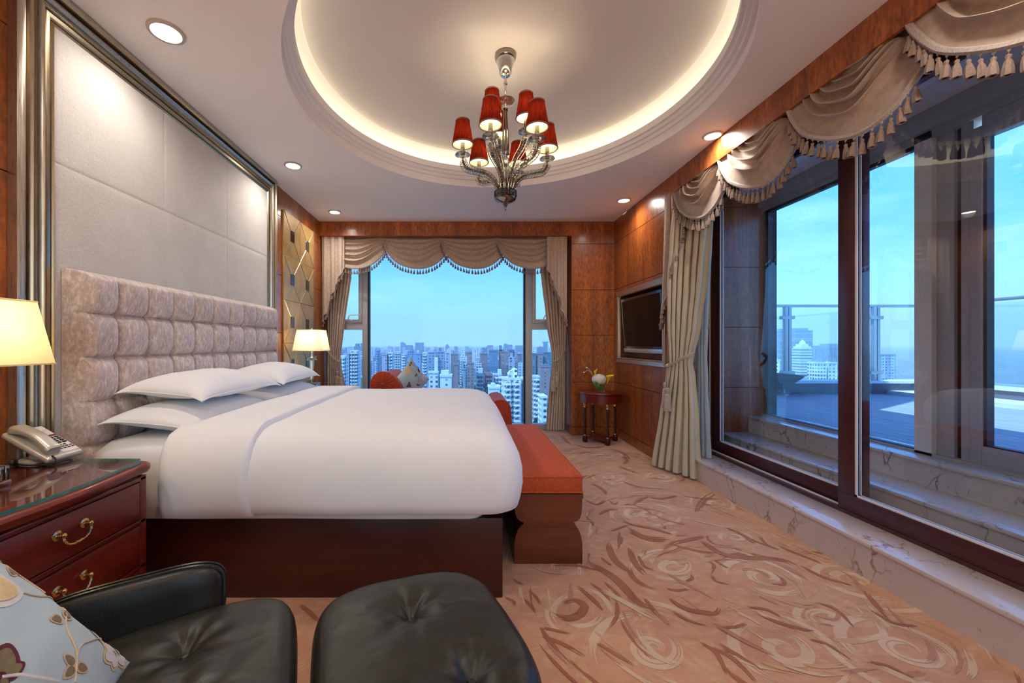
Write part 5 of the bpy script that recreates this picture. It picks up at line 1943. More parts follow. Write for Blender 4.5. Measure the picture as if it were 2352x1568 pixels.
for side in ('left', 'right'):
    xo, xi = (XL + .012, X_at(790, 5.29)) if side == 'left' else (X_at(1303, 5.29), X_at(1257, 5.29))
    hem = [(0, 1.50 + .0), (.12, 1.57), (.28, 1.66), (.36, 1.80), (.55, 1.90), (.62, 1.98), (.80, 2.08), (.88, 2.14), (1.0, 2.21)]
    def jab(u, v, xo=xo, xi=xi):
        z1 = pl(hem, u)
        z = lerp(2.626, z1, v)
        ph = u * 3.0
        w = .022 * math.cos(2 * PI * ph) * (.6 + .5 * v) + .004 * mnoise.noise(Vector((u * 6, z * 4, 2)))
        return (lerp(xo, xi, u) + .010 * math.sin(4 * PI * ph), 5.292 + w, z)
    m = MB(); m.grid(jab, 48, 50, 0)
    jo = part(m, 'cascade', M['taupe2'], va, 'pleated cascade hanging at the end of the valance', sharp=80)
    f = MB(); fringe(f, [jab(k / 40, 1) for k in range(41)], (0, -1, 0), .040, .055, .014, drop=.022, lw=.008)
    part(f, 'tassel_fringe', [M['fringe'], M['braid']], jo, 'braid and tassel fringe')

# ---- terrace side: valance along the bulkhead
vr = empty('valance', (2.06, 2.4, 2.64), 'brown velvet swagged valance with tassels along the wooden bulkhead above the sliding door', 'valance', group='swagged valances')
tabR = [(0, 0), (.067, .09), (.168, .20), (.247, .255), (.40, .325), (.51, .362), (.65, .388), (.777, .378), (.894, .335), (1.0, .25), (1.05, .19)]
m = MB(); m.box(2.075, 2.10, YO0 + .02, YO1 - .02, 2.60, 2.74, 0)
part(m, 'heading', M['taupe'], vr)
for k in range(5):
    y = 3.795 - .664 * k
    w = .69 if k < 4 else .62
    if k == 4: w = .60
    if y - w * 1.05 < YO0 - .0 and k == 4: w = (y - YO0 - .02) / 1.05
    if w < .2: continue
    swag(vr, (2.062, y, 2.655), (0, -1, 0), (-1, 0, 0), w, tabR, 5, .085, .026, M['taupe'], .043, .076, .0155, lean=.035, seed=20 + k, fs=.64, cowl=(.50, .26))
# cascade at the far end, beside the television wall
hem = [(0, 1.42), (.15, 1.50), (.3, 1.66), (.4, 1.80), (.55, 1.93), (.68, 2.06), (.8, 2.14), (1.0, 2.30)]
def jabr(u, v):
    z1 = pl(hem, u)
    z = lerp(2.64, z1, v)
    ph = u * 2.5
    w = .020 * math.cos(2 * PI * ph) * (.6 + .5 * v)
    return (1.985 - .02 * v + w + .06 * u, lerp(3.93, 3.60, u) + .012 * math.sin(4 * PI * ph) + .04 * v * (1 - u), z)
m = MB(); m.grid(jabr, 44, 50, 0)
jo = part(m, 'cascade', M['taupe'], vr, 'pleated cascade hanging at the far end of the valance', sharp=80)
f = MB(); fringe(f, [jabr(k / 40, 1) for k in range(41)], (-1, -.5, 0), .045, .066, .017, drop=.026, lw=.010)
part(f, 'tassel_fringe', [M['fringe'], M['braid']], jo, 'braid and tassel fringe')

# ---- terrace side drape: beige silk, tied, flaring on to the carpet
cr = empty('curtain', (2.0, 3.7, .02), 'pale beige silk curtain tied back beside the sliding glass door', 'curtain')
rows = [(2.60, (2.03, 3.80), (2.16, 3.43), .06), (2.25, (1.985, 3.80), (2.13, 3.45), .07), (1.75, (1.965, 3.82), (2.11, 3.48), .065), (1.35, (1.965, 3.815), (2.09, 3.53), .055),
        (1.10, (1.970, 3.79), (2.07, 3.585), .042), (1.02, (1.970, 3.785), (2.065, 3.595), .038), (.92, (1.955, 3.80), (2.07, 3.57), .045), (.55, (1.915, 3.86), (2.065, 3.52), .055), (.02, (1.865, 3.93), (2.055, 3.47), .065)]
m = MB(); drape(m, rows, 6, seed=14, nv=90, nu_per=18)
part(m, 'curtain_panel', M['drape'], cr, sharp=80)
tieback(cr, (2.06, 3.545, 1.115), (1.935, 3.755, .995), [(2.00, 3.575, 1.085), (1.965, 3.64, 1.045), (1.945, 3.70, 1.015)], [(-.012, .015, .15), (-.016, -.03, .20)], 1.1)
m = MB()
drape(m, [(2.60, (2.19, 3.70), (2.21, 3.50), .03), (1.1, (2.16, 3.66), (2.18, 3.55), .02), (.195, (2.15, 3.66), (2.18, 3.50), .03)], 3, seed=4)
M['sheer'] = shade_cloth('pale_lining', (0.62, 0.64, 0.58), 0.4)
part(m, 'lining', M['sheer'], cr, 'pale curtain lining')

# ------------------------------------------------------------------ chandelier
CHX, CHY = .293, 2.71
cl = empty('chandelier', (CHX, CHY, 3.165), 'crystal chandelier with nine small red pleated shades under the ceiling dome', 'chandelier')
M['shade_r'] = None
def red_shade():
    t = NT('red_pleated_shade')
    c = t.coord((1, 1, 1))
    n = t.noise(t.coord((170, 170, 6)), 1.0, 3)
    col = t.ramp(n, [(0.3, (0.13, 0.008, 0.006)), (0.7, (0.26, 0.02, 0.012))])
    tcol = t.ramp(n, [(0.3, (0.50, 0.03, 0.012)), (0.7, (0.85, 0.10, 0.03))])
    d = t.new('BsdfDiffuse'); tl = t.new('BsdfTranslucent')
    t.l.new(col, d.inputs[0]); t.l.new(tcol, tl.inputs[0])
    mx = t.new('MixShader'); mx.inputs[0].default_value = .09
    t.l.new(d.outputs[0], mx.inputs[1]); t.l.new(tl.outputs[0], mx.inputs[2])
    return t.done(mx.outputs[0])
M['shade_r'] = red_shade()
M['shade_in'] = shade_cloth('shade_lining', (0.55, 0.55, 0.42), 0.35)
M['jet'] = simple('black_crystal', (0.012, 0.010, 0.010), 0.12, coat=0.8)
M['dark_chrome'] = metal('dark_chrome', (0.30, 0.26, 0.24), 0.10)
M['smoke_metal'] = metal('smoky_metal', (0.42, 0.40, 0.36), 0.2)
C0 = (CHX, CHY, 0)
m = MB()
m.lathe([(.073, 3.163), (.073, 3.150), (.068, 3.132), (.060, 3.125)], C0, 32)
part(m, 'canopy_rim', M['dark_chrome'], cl)
m = MB()
m.lathe([(.062, 3.128), (.058, 3.11), (.045, 3.075), (.040, 3.04), (.030, 3.025), (.0001, 3.020)], C0, 32)
part(m, 'canopy', M['chrome'], cl)
m = MB()
m.lathe([(.008, 3.03), (.008, 2.985), (.014, 2.98), (.014, 2.965), (.007, 2.96), (.007, 2.92), (.012, 2.915), (.007, 2.905), (.007, 2.86)], C0, 12)
part(m, 'stem', M['chrome'], cl)
m = MB(); m.lathe([(.02, 2.80), (.024, 2.794), (.018, 2.786)], C0, 16)
part(m, 'collar', M['chrome'], cl)
m = MB()
m.lathe([(.028, 2.505), (.030, 2.498), (.028, 2.490), (.012, 2.484), (.010, 2.40), (.014, 2.396), (.028, 2.392), (.030, 2.386)], C0, 20)
part(m, 'lower_joint', M['chrome'], cl)
m = MB()
m.lathe([(.012, 2.865), (.05, 2.862), (.064, 2.852), (.05, 2.835), (.02, 2.825), (.012, 2.80)], C0, 24)
part(m, 'crystal_dish', M['crystal'], cl)
m = MB()
m.lathe([(.010, 2.482), (.024, 2.46), (.027, 2.44), (.022, 2.42), (.010, 2.402)], C0, 10, smooth=False)
part(m, 'crystal_ball', M['crystal'], cl)
m = MB(); m.lathe([(.013, 2.79), (.014, 2.76), (.028, 2.52), (.029, 2.50)], C0, 20)
part(m, 'glass_column', M['smoke_metal'], cl)
m = MB(); m.lathe([(.031, 2.388), (.032, 2.375), (.024, 2.22), (.023, 2.20)], C0, 24, lobes=12, lobe=.05)
part(m, 'fluted_vase', M['smoke_metal'], cl)
m = MB()
m.lathe([(.070, 2.245), (.074, 2.240), (.074, 2.198), (.070, 2.194)], C0, 40)
for r in range(4):
    for k in range(40):
        a = 2 * PI * (k + .5 * (r % 2)) / 40
        m.lathe([(.0001, .004), (.005, .001), (.0001, -.002)][::-1], (CHX + .074 * math.cos(a), CHY + .074 * math.sin(a), 2.203 + .0105 * r), 4, axis=(math.cos(a), math.sin(a), 0))
part(m, 'jet_band', M['jet'], cl)
m = MB(); m.lathe([(.070, 2.195), (.073, 2.190), (.068, 2.178), (.045, 2.165), (.022, 2.158), (.012, 2.140), (.007, 2.132), (.009, 2.124), (.006, 2.116), (.003, 2.108), (.0001, 2.104)], C0, 32)
part(m, 'finial_bowl', M['dark_chrome'], cl)


def chand_arm(ang, pathrz, zc, lift, shade_h=.157, rb=.070, rt=.045):
    d = Vector((math.cos(ang), math.sin(ang), 0)); pdir = Vector((-d.y, d.x, 0))
    ctr = Vector((CHX, CHY, 0))
    pts = catmull([ctr + d * r + Vector((0, 0, z)) for r, z in pathrz], 8)
    m = MB()
    n = len(pts)
    rails = [[] for _ in range(4)]
    for i, p in enumerate(pts):
        t = (pts[min(i + 1, n - 1)] - pts[max(i - 1, 0)]).normalized()
        nn = pdir.cross(t).normalized()
        q = i / (n - 1)
        hw = lerp(.010, .019, q); hh = lerp(.012, .021, q)
        for k, (a, b) in enumerate(((1, 1), (1, -1), (-1, -1), (-1, 1))):
            rails[k].append(p + pdir * (a * hw) + nn * (b * hh))
    for rl in rails: m.tube(rl, .0025, 5)
    for i in range(0, n, 2):
        m.tube([rails[k][i] for k in range(4)], .0016, 4, close=True)
    part_ = part(m, 'arm', M['smoke_metal'], cl)
    m = MB()
    for i in range(n - 1):
        for s in (-1, 1):
            p = pts[i].lerp(pts[i + 1], .5) + pdir * (.006 * s)
            m.lathe([(.0001, -.012), (.009, 0), (.0001, .012)], p, 5, axis=(pts[i + 1] - pts[i]), smooth=False)
    part(m, 'crystal_chain', M['crystal_br'], part_)
    e_ = pts[-1]
    b = Vector((e_.x, e_.y, zc))
    m = MB()
    m.lathe([(.006, -.035), (.008, -.03), (.004, -.02), (.012, -.012), (.008, -.004)], b, 14)
    m.lathe([(.015, .004), (.0145, .085)], b, 18)
    cup = part(m, 'candle_tube', M['smoke_metal'], part_)
    m = MB(); m.lathe([(.010, -.006), (.040, -.002), (.052, .004), (.050, .010), (.016, .014)], b, 24)
    part(m, 'crystal_bobeche', M['crystal'], part_)
    z0 = zc + lift
    m = MB()
    def sh(u, v):
        t = 2 * PI * u
        r = lerp(rb, rt, v) * (1 + .038 * math.cos(22 * t))
        return (b.x + r * math.cos(t), b.y + r * math.sin(t), z0 + shade_h * v)
    m.grid(sh, 130, 6, 0, closeu=True)
    so = part(m, 'shade', M['shade_r'], part_, 'red pleated fabric shade')
    m = MB()
    m.grid(lambda u, v: (b.x + (lerp(rb, rt, v) - .003) * math.cos(2 * PI * u), b.y + (lerp(rb, rt, v) - .003) * math.sin(2 * PI * u), z0 + shade_h * v), 40, 2, 0, closeu=True)
    part(m, 'shade_lining', M['shade_in'], so)
    for rr, zz in ((rb, z0), (rt, z0 + shade_h)):
        m = MB()
        m.tube([(b.x + rr * math.cos(2 * PI * k / 40), b.y + rr * math.sin(2 * PI * k / 40), zz) for k in range(40)], .0045, 6, close=True)
        part(m, 'shade_trim', M['fringe'], so)
    m = MB(); m.lathe([(.009, .085), (.011, .10), (.016, .118), (.012, .138), (.0001, .15)], b, 12)
    part(m, 'bulb', M['bulb'], part_)
    light('candle_glow', 'POINT', (b.x - CHX, b.y - CHY, z0 + .075 - 3.165), K_BULB, (1.0, .80, .52), cl, shadow_soft_size=.022)


M['bulb'] = emit('candle_bulb', (1, .86, .6), 2.5)
low = [(.045, 2.225), (.065, 2.29), (.12, 2.345), (.20, 2.365), (.265, 2.385), (.292, 2.43)]
for k in range(6):
    chand_arm(-PI / 2 + .10 + PI / 6 + k * PI / 3, low, 2.468, .075)
up = [(.030, 2.235), (.040, 2.33), (.075, 2.43), (.125, 2.50), (.150, 2.555)]
for a in (-2.30, -.55, 1.77):
    chand_arm(a, up, 2.598, .095, .157, .066, .043)
# ------------------------------------------------------------------ terrace outside the glazed lobby
def decking():
    t = NT('weathered_decking')
    tc = t.new('TexCoord'); sp = t.new('SeparateXYZ')
    t.l.new(tc.outputs['Object'], sp.inputs[0])
    fx_ = t.math('FRACT', t.math('MULTIPLY', sp.outputs[0], 1 / .14))
    gap = t.math('LESS_THAN', fx_, .06)
    n = t.noise(t.coord((22, 1.2, 1)), 2.0, 5, .6)
    n2 = t.noise(t.coord((7.14, .25, 1)), 1.0, 1)
    col = t.ramp(n, [(.3, (.22, .215, .21)), (.7, (.38, .37, .355))])
    col = t.mix(.6, col, t.ramp(n2, [(.3, (.8,) * 3), (.7, (1.1,) * 3)]), 'MULTIPLY')
    col = t.mix(gap, col, (.05, .05, .05))
    return t.done(t.pbr(col, .6))


M['deck'] = decking()
M['stone_dk'] = simple('dark_parapet', (.10, .11, .13), .7, var=.1, scale=8)
M['stone_lt'] = simple('pale_coping', (.60, .62, .64), .6, var=.05, scale=8)
M['steel'] = simple('satin_steel', (.33, .35, .37), .35, .7, var=.05)
M['rail_glass'] = pane('railing_glass', (.88, .95, .97), 1.0)
XE, YE, ZD = 6.9, 6.0, .45
m = MB(); m.box(3.0, XE, -4, YE, .2, ZD)
struct(m.build('terrace_floor', [M['deck']]))
m = MB()
m.box(2.6, XE + .25, YE, YE + .25, -1.0, .61, 0); m.box(2.6, XE + .28, YE - .03, YE + .28, .61, .645, 1)
m.box(XE, XE + .25, -4, YE, -1.0, .61, 0); m.box(XE - .03, XE + .28, -4, YE, .61, .645, 1)
m.box(XE - .5, XE, -4, YE, ZD, .50, 1)
struct(m.build('wall_parapet', [M['stone_dk'], M['stone_lt']]))
rl = empty('railing', (4.9, YE + .12, .645), 'glass balustrade with steel posts and handrail along the terrace edge', 'railing')
m = MB()
m.box(2.9, XE + .15, YE + .09, YE + .15, 1.765, 1.805, 0, .01); m.box(XE + .09, XE + .15, -4, YE + .1, 1.765, 1.805, 0, .01)
part(m, 'handrail', M['steel'], rl)
posts = [(X_at(1808, YE + .1), YE + .1)] + [(X_at(1808, YE + .1) + k, YE + .1) for k in (1.35, -1.35)] + [(XE + .12, y) for y in (4.7, 3.2, 1.7, .2, -1.3, -2.8)]
for k, (x, y) in enumerate(posts):
    m = MB()
    if y > 5.5:
        m.box(x - .047, x - .006, y - .03, y + .03, .645, 1.765); m.box(x + .006, x + .047, y - .03, y + .03, .645, 1.765)
        for z in (.74, 1.58): m.box(x - .095, x + .095, y - .035, y + .035, z, z + .05, 0, .004)
    else:
        m.box(x - .03, x + .03, y - .047, y - .006, .645, 1.765); m.box(x - .03, x + .03, y + .006, y + .047, .645, 1.765)
        for z in (.74, 1.58): m.box(x - .035, x + .035, y - .095, y + .095, z, z + .05, 0, .004)
    part(m, 'post', M['steel'], rl)
for a, b in ((2.9, posts[2][0] - .06), (posts[2][0] + .06, posts[0][0] - .06), (posts[0][0] + .06, posts[1][0] - .06)):
    m = MB(); m.box(a, b, YE + .115, YE + .127, .69, 1.74)
    part(m, 'glass_panel', M['rail_glass'], rl)
ysr = [YE] + [p[1] for p in posts[3:]]
for a, b in zip(ysr, ysr[1:]):
    m = MB(); m.box(XE + .115, XE + .127, b + .06, a - .06, .69, 1.74)
    part(m, 'glass_panel', M['rail_glass'], rl)
fx0, fy0 = X_at(1800, 5.85), 5.85
fl_ = empty('floodlight', (fx0, fy0, ZD), 'dark floodlight standing by the terrace railing post', 'light fixture')
m = MB()
m.lathe([(.07, 0), (.07, .02), (.02, .03), (.018, .12)], (fx0, fy0, ZD), 14)
part(m, 'foot', M['steel'], fl_)
m = MB()
zt_ = Z_at(858, 5.85)
for (w0, d0, z0), (w1, d1, z1) in ((((.10, .07, zt_ - .14)), (.20, .12, zt_ - .02)), ((.20, .12, zt_ - .02), (.205, .125, zt_))):
    vs = [(fx0 + sx * w + .02 * (z - zt_), fy0 + sy * d, z - .12 * (sx * w) * (z > zt_ - .1)) for (w, d, z) in ((w0, d0, z0), (w1, d1, z1)) for sx, sy in ((-1, -1), (1, -1), (1, 1), (-1, 1))]
    m.add(vs, [(3, 2, 1, 0), (4, 5, 6, 7), (0, 1, 5, 4), (1, 2, 6, 5), (2, 3, 7, 6), (3, 0, 4, 7)])
m.box(fx0 - .05, fx0 + .05, fy0 - .04, fy0 + .04, ZD + .09, zt_ - .13)
part(m, 'housing', M['stone_dk'], fl_)

# ------------------------------------------------------------------ the city
GZ = -52.0
WALLS = {'white': (.74, .74, .74), 'lilac': (.50, .43, .47), 'blue': (.27, .37, .48), 'pale': (.58, .62, .64), 'brown': (.33, .225, .205), 'purple': (.28, .20, .225), 'teal': (.13, .21, .24), 'glass': (.10, .20, .30), 'cream': (.68, .64, .56), 'slate': (.17, .22, .29)}
FAC = {}


def facade(kind, style):
    key = (kind, style)
    if key in FAC: return FAC[key]
    base = WALLS[kind]
    t = NT('facade_%s_%s' % (kind, style))
    tc = t.new('TexCoord'); sp = t.new('SeparateXYZ')
    t.l.new(tc.outputs['Object'], sp.inputs[0])
    u = t.math('ADD', sp.outputs[0], sp.outputs[1]); z = sp.outputs[2]
    geo = t.new('NewGeometry'); sn = t.new('SeparateXYZ')
    t.l.new(geo.outputs['Normal'], sn.inputs[0])
    wall = t.math('LESS_THAN', t.math('ABSOLUTE', sn.outputs[2]), .5)
    pu, pz, (ux0, ux1), (z0, z1) = {'punched': (3.4, 3.0, (.28, .72), (.30, .78)), 'dense': (2.6, 3.0, (.15, .85), (.30, .85)), 'band': (40., 3.2, (.0, 1.), (.35, .80)),
                                    'balcony': (5.2, 3.0, (.10, .55), (.28, .92)), 'curtain': (1.6, 3.4, (.06, .94), (.08, .90)), 'sparse': (7.5, 3.0, (.42, .60), (.35, .75)), 'plain': (90., 30., (.0, .0), (.0, .0))}[style]
    fu = t.math('FRACT', t.math('DIVIDE', u, pu)); fz = t.math('FRACT', t.math('DIVIDE', z, pz))
    mk = t.math('MULTIPLY', t.math('GREATER_THAN', fu, ux0), t.math('LESS_THAN', fu, ux1))
    mk = t.math('MULTIPLY', mk, t.math('MULTIPLY', t.math('GREATER_THAN', fz, z0), t.math('LESS_THAN', fz, z1)))
    mk = t.math('MULTIPLY', mk, wall)
    wn_ = t.new('TexWhiteNoise', noise_dimensions='2D'); cv = t.new('CombineXYZ')
    t.l.new(t.math('FLOOR', t.math('DIVIDE', u, pu)), cv.inputs[0]); t.l.new(t.math('FLOOR', t.math('DIVIDE', z, pz)), cv.inputs[1])
    t.l.new(cv.outputs[0], wn_.inputs['Vector'])
    win = t.ramp(wn_.outputs['Value'], [(.0, (.035, .055, .08)), (.7, (.10, .14, .18)), (1.0, (.30, .34, .36))])
    if style == 'curtain': win = t.ramp(wn_.outputs['Value'], [(.0, (.08, .18, .28)), (1.0, (.14, .26, .36))])
    n = t.noise(t.coord((.02, .02, .05)), 3, 4)
    col = t.ramp(n, [(.3, tuple(x * .86 for x in base)), (.7, base)])
    if style in ('balcony', 'punched'):
        st_ = t.math('FRACT', t.math('DIVIDE', u, pu * 3))
        col = t.mix(t.math('MULTIPLY', t.math('GREATER_THAN', st_, .70), wall), col, tuple(min(1, x * 1.35 + .05) for x in base))
    col = t.mix(mk, col, win)
    rg = t.math('MULTIPLY_ADD', mk, -.55, .85)
    FAC[key] = t.done(t.pbr(col, rg, spec=.4))
    return FAC[key]


FOOT = []


def tower(x0, x1, top, dist, kind, style, label, group=None, depth=None, roof=None, bays=0, name='apartment_tower', gable=False, ground=GZ):
    X0, X1 = (x0 - CX) * dist / F, (x1 - CX) * dist / F
    zt = EYE + (CY - top) * dist / F
    H = zt - ground
    if dist < 700: X1 -= 1.3
    w = X1 - X0
    dp = depth or max(10, min(40, w * .8))
    FOOT.append((X0 - 2, X1 + 2, dist - 3, dist + dp + 2))
    o = empty(name, (X0, dist, ground), label, 'building', group=group)
    def mk(mb, nm, mt):
        q = mb.build(nm, mt, o); return q
    m = MB(); m.box(0, w, 0, dp, 0, H)
    mk(m, 'facade', facade(kind, style))
    m = MB()
    m.box(-.3, w + .3, -.3, .3, H, H + 1.1); m.box(-.3, w + .3, dp - .3, dp + .3, H, H + 1.1)
    m.box(-.3, .3, .3, dp - .3, H, H + 1.1); m.box(w - .3, w + .3, .3, dp - .3, H, H + 1.1)
    if dist < 700: mk(m, 'parapet', facade(kind, 'plain'))
    for k in range(bays):                    # projecting balcony stacks
        m = MB()
        xb = w * (k + .5) / bays
        bw = min(2.2, w / bays * .32)
        m.box(xb - bw, xb + bw, -1.4, 0, 2, H - 1)
        n_ = int(H / 3)
        for j in range(n_):
            m.box(xb - bw - .25, xb + bw + .25, -1.9, 0, j * 3 + 2.0, j * 3 + 3.1)
        mk(m, 'balcony_stack', facade('white' if kind in ('lilac', 'white', 'pale', 'cream') else kind, 'dense'))
    for (a, b, hh, kk) in (roof or []):
        m = MB(); m.box(w * a, w * b, dp * .15, dp * .8, H, H + hh)
        mk(m, 'roof_block', facade(kk, 'plain'))
    if gable:
        m = MB(); m.prism([(w * .30, H), (w * .30, H + 3.5), (w * .66, H + 6.5), (w * .80, H + 6.0), (w * .80, H)], lambda a, b, h: (a, h, b), 1, dp * .6)
        mk(m, 'gable', facade(kind, 'punched'))
    return o


T = tower
T(789, 804.5, 814, 350, 'lilac', 'sparse', 'mauve slab tower at the left of the skyline behind the drape', bays=0)
T(804.5, 825, 807, 352, 'white', 'balcony', 'tall tower with white balcony columns left of the left window mullion', bays=3)
T(776, 797, 819, 325, 'white', 'balcony', 'white narrow tower against the left window drape', bays=2)
T(813, 836, 795, 900, 'slate', 'plain', 'dark blue hazy twin tower behind the left window mullion', roof=[(.1, .4, 6, 'slate'), (.6, .95, 7, 'slate')])
T(864, 872, 806, 500, 'blue', 'balcony', 'slim blue tower first to the right of the left mullion', bays=1)
T(877, 892, 815, 380, 'lilac', 'sparse', 'mauve slab tower above the red roll arm of the chaise')
T(892, 905, 812, 383, 'white', 'balcony', 'white balcony tower joined to the mauve slab above the chaise', bays=2)
T(905.5, 922, 809, 480, 'cream', 'balcony', 'cream tower with bright vertical strips left of the embroidered cushion', bays=3)
T(922, 935, 815, 450, 'pale', 'dense', 'pale grey tower just left of the embroidered cushion tip', bays=1)
T(937, 952, 807, 600, 'blue', 'dense', 'mid blue tower rising behind the embroidered cushion tip')
T(953, 969, 813, 420, 'blue', 'sparse', 'flat blue tower to the right of the cushion tip', roof=[(.3, .7, 4, 'pale')])
T(971, 983, 812, 400, 'white', 'balcony', 'white balcony tower beyond the right side of the cushion', bays=2)
T(953.5, 970, 786.5, 1500, 'slate', 'plain', 'tallest plain blue block standing above the skyline', name='office_tower', depth=60)
T(920, 931, 788.5, 1600, 'slate', 'plain', 'tall blue block with a stepped top left of the tallest block', name='office_tower', roof=[(.0, .7, 5, 'slate')])
T(931.6, 947, 792.5, 1500, 'slate', 'plain', 'wide flat topped blue block between the two tall blocks', name='office_tower')
T(984, 1004, 810, 420, 'blue', 'punched', 'blue tower with punched windows in the middle of the skyline')
T(1004.5, 1023, 809, 423, 'blue', 'punched', 'blue tower with a darker strip beside the mauve one', roof=[(.2, .5, 5, 'slate')])
T(1023.5, 1035, 811.5, 410, 'lilac', 'punched', 'mauve tower with a single window column mid skyline')
T(1035.5, 1055, 814.5, 450, 'purple', 'sparse', 'dark plum slab tower mid skyline')
T(1043, 1056, 838, 330, 'brown', 'sparse', 'lower brown slab in front of the dark plum tower')
T(985, 1010, 857, 260, 'white', 'punched', 'white apartment block with a roof tank right behind the bed edge', roof=[(.6, .98, 10, 'white')])
T(1011, 1042, 865, 240, 'white', 'sparse', 'low white block with stepped roof above the white duvet', roof=[(.05, .75, 3.5, 'white')])
T(1056, 1063, 826, 480, 'white', 'dense', 'slim white tower left of the slender brown tower', bays=1)
T(1064, 1072, 825, 485, 'pale', 'dense', 'slim pale twin tower next to the slender brown tower', bays=1)
T(1063, 1072, 849, 400, 'blue', 'sparse', 'small blue block at the foot of the slim pale towers')
T(1072.5, 1087, 810.5, 430, 'brown', 'sparse', 'slender brown tower right of the centre of the window')
T(1072.5, 1092, 835, 395, 'brown', 'punched', 'lower brown wing in front of the slender brown tower')
T(1094, 1103, 823, 520, 'pale', 'dense', 'pale tower left of the purple tower')
T(1103, 1122, 813, 480, 'purple', 'sparse', 'purple tower with a white window column left of the big glass block', bays=0)
T(1124, 1147, 807, 450, 'glass', 'curtain', 'big blue glass office block with a dark roof', name='office_tower', roof=[(0, 1, 2.0, 'teal')])
T(1147.5, 1169, 809, 452, 'brown', 'sparse', 'brown half of the big glass office block', name='office_tower', roof=[(0, .6, 3, 'teal'), (0, .3, 8, 'teal')])
T(1169.5, 1184, 805, 460, 'teal', 'sparse', 'dark teal slab with a white edge strip by the right mullion', bays=1)
T(1189, 1201, 814, 500, 'purple', 'sparse', 'purple tower just left of the right mullion')
T(1094, 1114, 860, 300, 'teal', 'balcony', 'teal and white striped block below the purple tower', roof=[(.35, .95, 4.5, 'pale')], bays=3)
T(1114.5, 1134, 859, 303, 'brown', 'balcony', 'brown striped block below the big glass office block', bays=3)
T(1134.5, 1156, 862, 310, 'pale', 'balcony', 'pale striped block with a domed roof room behind the white tower', roof=[(.6, 1.0, 4.5, 'white')], bays=2)
T(1155.5, 1202, 871, 230, 'white', 'punched', 'large near white apartment tower with a gabled roof by the right mullion', gable=True, bays=2)
T(1202.5, 1224, 872, 232, 'white', 'punched', 'white wing of the near apartment tower seen through the right mullion', bays=0)
T(1124, 1154, 892, 200, 'white', 'sparse', 'low white block with a rounded stair above the orange chaise end', roof=[(.25, .6, 2.2, 'pale')])
T(1224.5, 1244, 867, 260, 'pale', 'dense', 'pale blue stepped tower right of the right mullion', bays=1)
T(1217, 1234, 813, 420, 'teal', 'dense', 'dark teal tower at the right of the city window')
T(1234.5, 1250, 813.5, 421, 'brown', 'sparse', 'brown tower between two teal towers at the right of the window')
T(1250.5, 1272, 811, 424, 'teal', 'dense', 'dark teal speckled tower against the right drape')
T(1242, 1266, 843, 340, 'brown', 'sparse', 'brown slab with a dark cap against the right drape', roof=[(0, 1, 2, 'teal')])
T(1244, 1262, 914, 200, 'white', 'punched', 'small white block at the foot of the right drape')
T(1120, 1133, 792.5, 1500, 'slate', 'plain', 'hazy blue block on the horizon above the big glass office')
T(1158, 1177, 791.5, 1400, 'slate', 'plain', 'hazy twin blue block on the horizon left of the right mullion', roof=[(.0, .4, 4, 'slate')])
T(1185, 1201, 793, 1450, 'slate', 'plain', 'hazy blue block on the horizon touching the right mullion')
T(1023, 1032, 793.5, 1300, 'slate', 'plain', 'hazy stepped blue tower on the horizon above the mauve tower', roof=[(.2, .7, 4, 'slate')])
T(1249, 1258, 786.5, 1200, 'slate', 'plain', 'hazy blue tower rising by the right drape', roof=[(-.3, 1.3, 3, 'slate')])
T(1235, 1249, 797, 900, 'slate', 'plain', 'hazy low blue block left of the tower by the right drape')
T(1108, 1119, 798, 800, 'slate', 'dense', 'hazy blue block above the purple tower')
# seen from the terrace side
T(1827, 1867, 758, 700, 'slate', 'band', 'broad dark blue skyscraper beyond the terrace railing', name='skyscraper', depth=60, roof=[(.2, .98, 4, 'slate')])
sp_ = T(1839, 1868, 802, 450, 'pale', 'band', 'white stepped tower with a domed top beyond the terrace railing', name='skyscraper', depth=14)
wt = (1868 - 1839) * 450 / F
m = MB()
H = EYE + (CY - 802) * 450 / F - GZ
m.box(wt * .12, wt * .88, 1, 12, H, H + 3.5); m.box(wt * .25, wt * .75, 2, 11, H + 3.5, H + 6)
m.lathe([(wt * .22, 0), (wt * .20, 1.5), (wt * .14, 3), (wt * .05, 4), (.1, 5.5)], (wt * .5, 6, H + 6), 16)
m.build('crown', facade('white', 'plain'), sp_)
T(1877, 1902, 834, 350, 'white', 'dense', 'white apartment block low beyond the terrace at right', roof=[(.65, 1.0, 3.5, 'slate')])
T(1902, 1926, 834.5, 352, 'white', 'punched', 'white apartment wing next to the brown door stile')
T(1761, 1798, 786.5, 900, 'blue', 'dense', 'blue tower behind the terrace railing post on its left', roof=[(.4, .8, 3, 'blue')])
T(1761, 1796, 828, 330, 'white', 'punched', 'white low block left of the terrace railing post', roof=[(.3, .9, 2, 'white')])
T(1901, 1926, 789, 1000, 'slate', 'plain', 'wide hazy blue block beside the brown door stile')
T(1868, 1902, 793.5, 1100, 'slate', 'plain', 'hazy blue block between the skyscraper and the door stile')
T(1816, 1828, 788, 950, 'slate', 'dense', 'hazy blue block left of the broad skyscraper')
T(1812, 1840, 821, 500, 'blue', 'dense', 'mid blue block at the foot of the broad skyscraper')
T(1935, 1990, 800, 600, 'slate', 'dense', 'dim blue tower seen through the near sliding sash', roof=[(.3, .7, 4, 'slate')])
T(2010, 2060, 815, 420, 'blue', 'punched', 'dim blue block low in the near sliding sash')
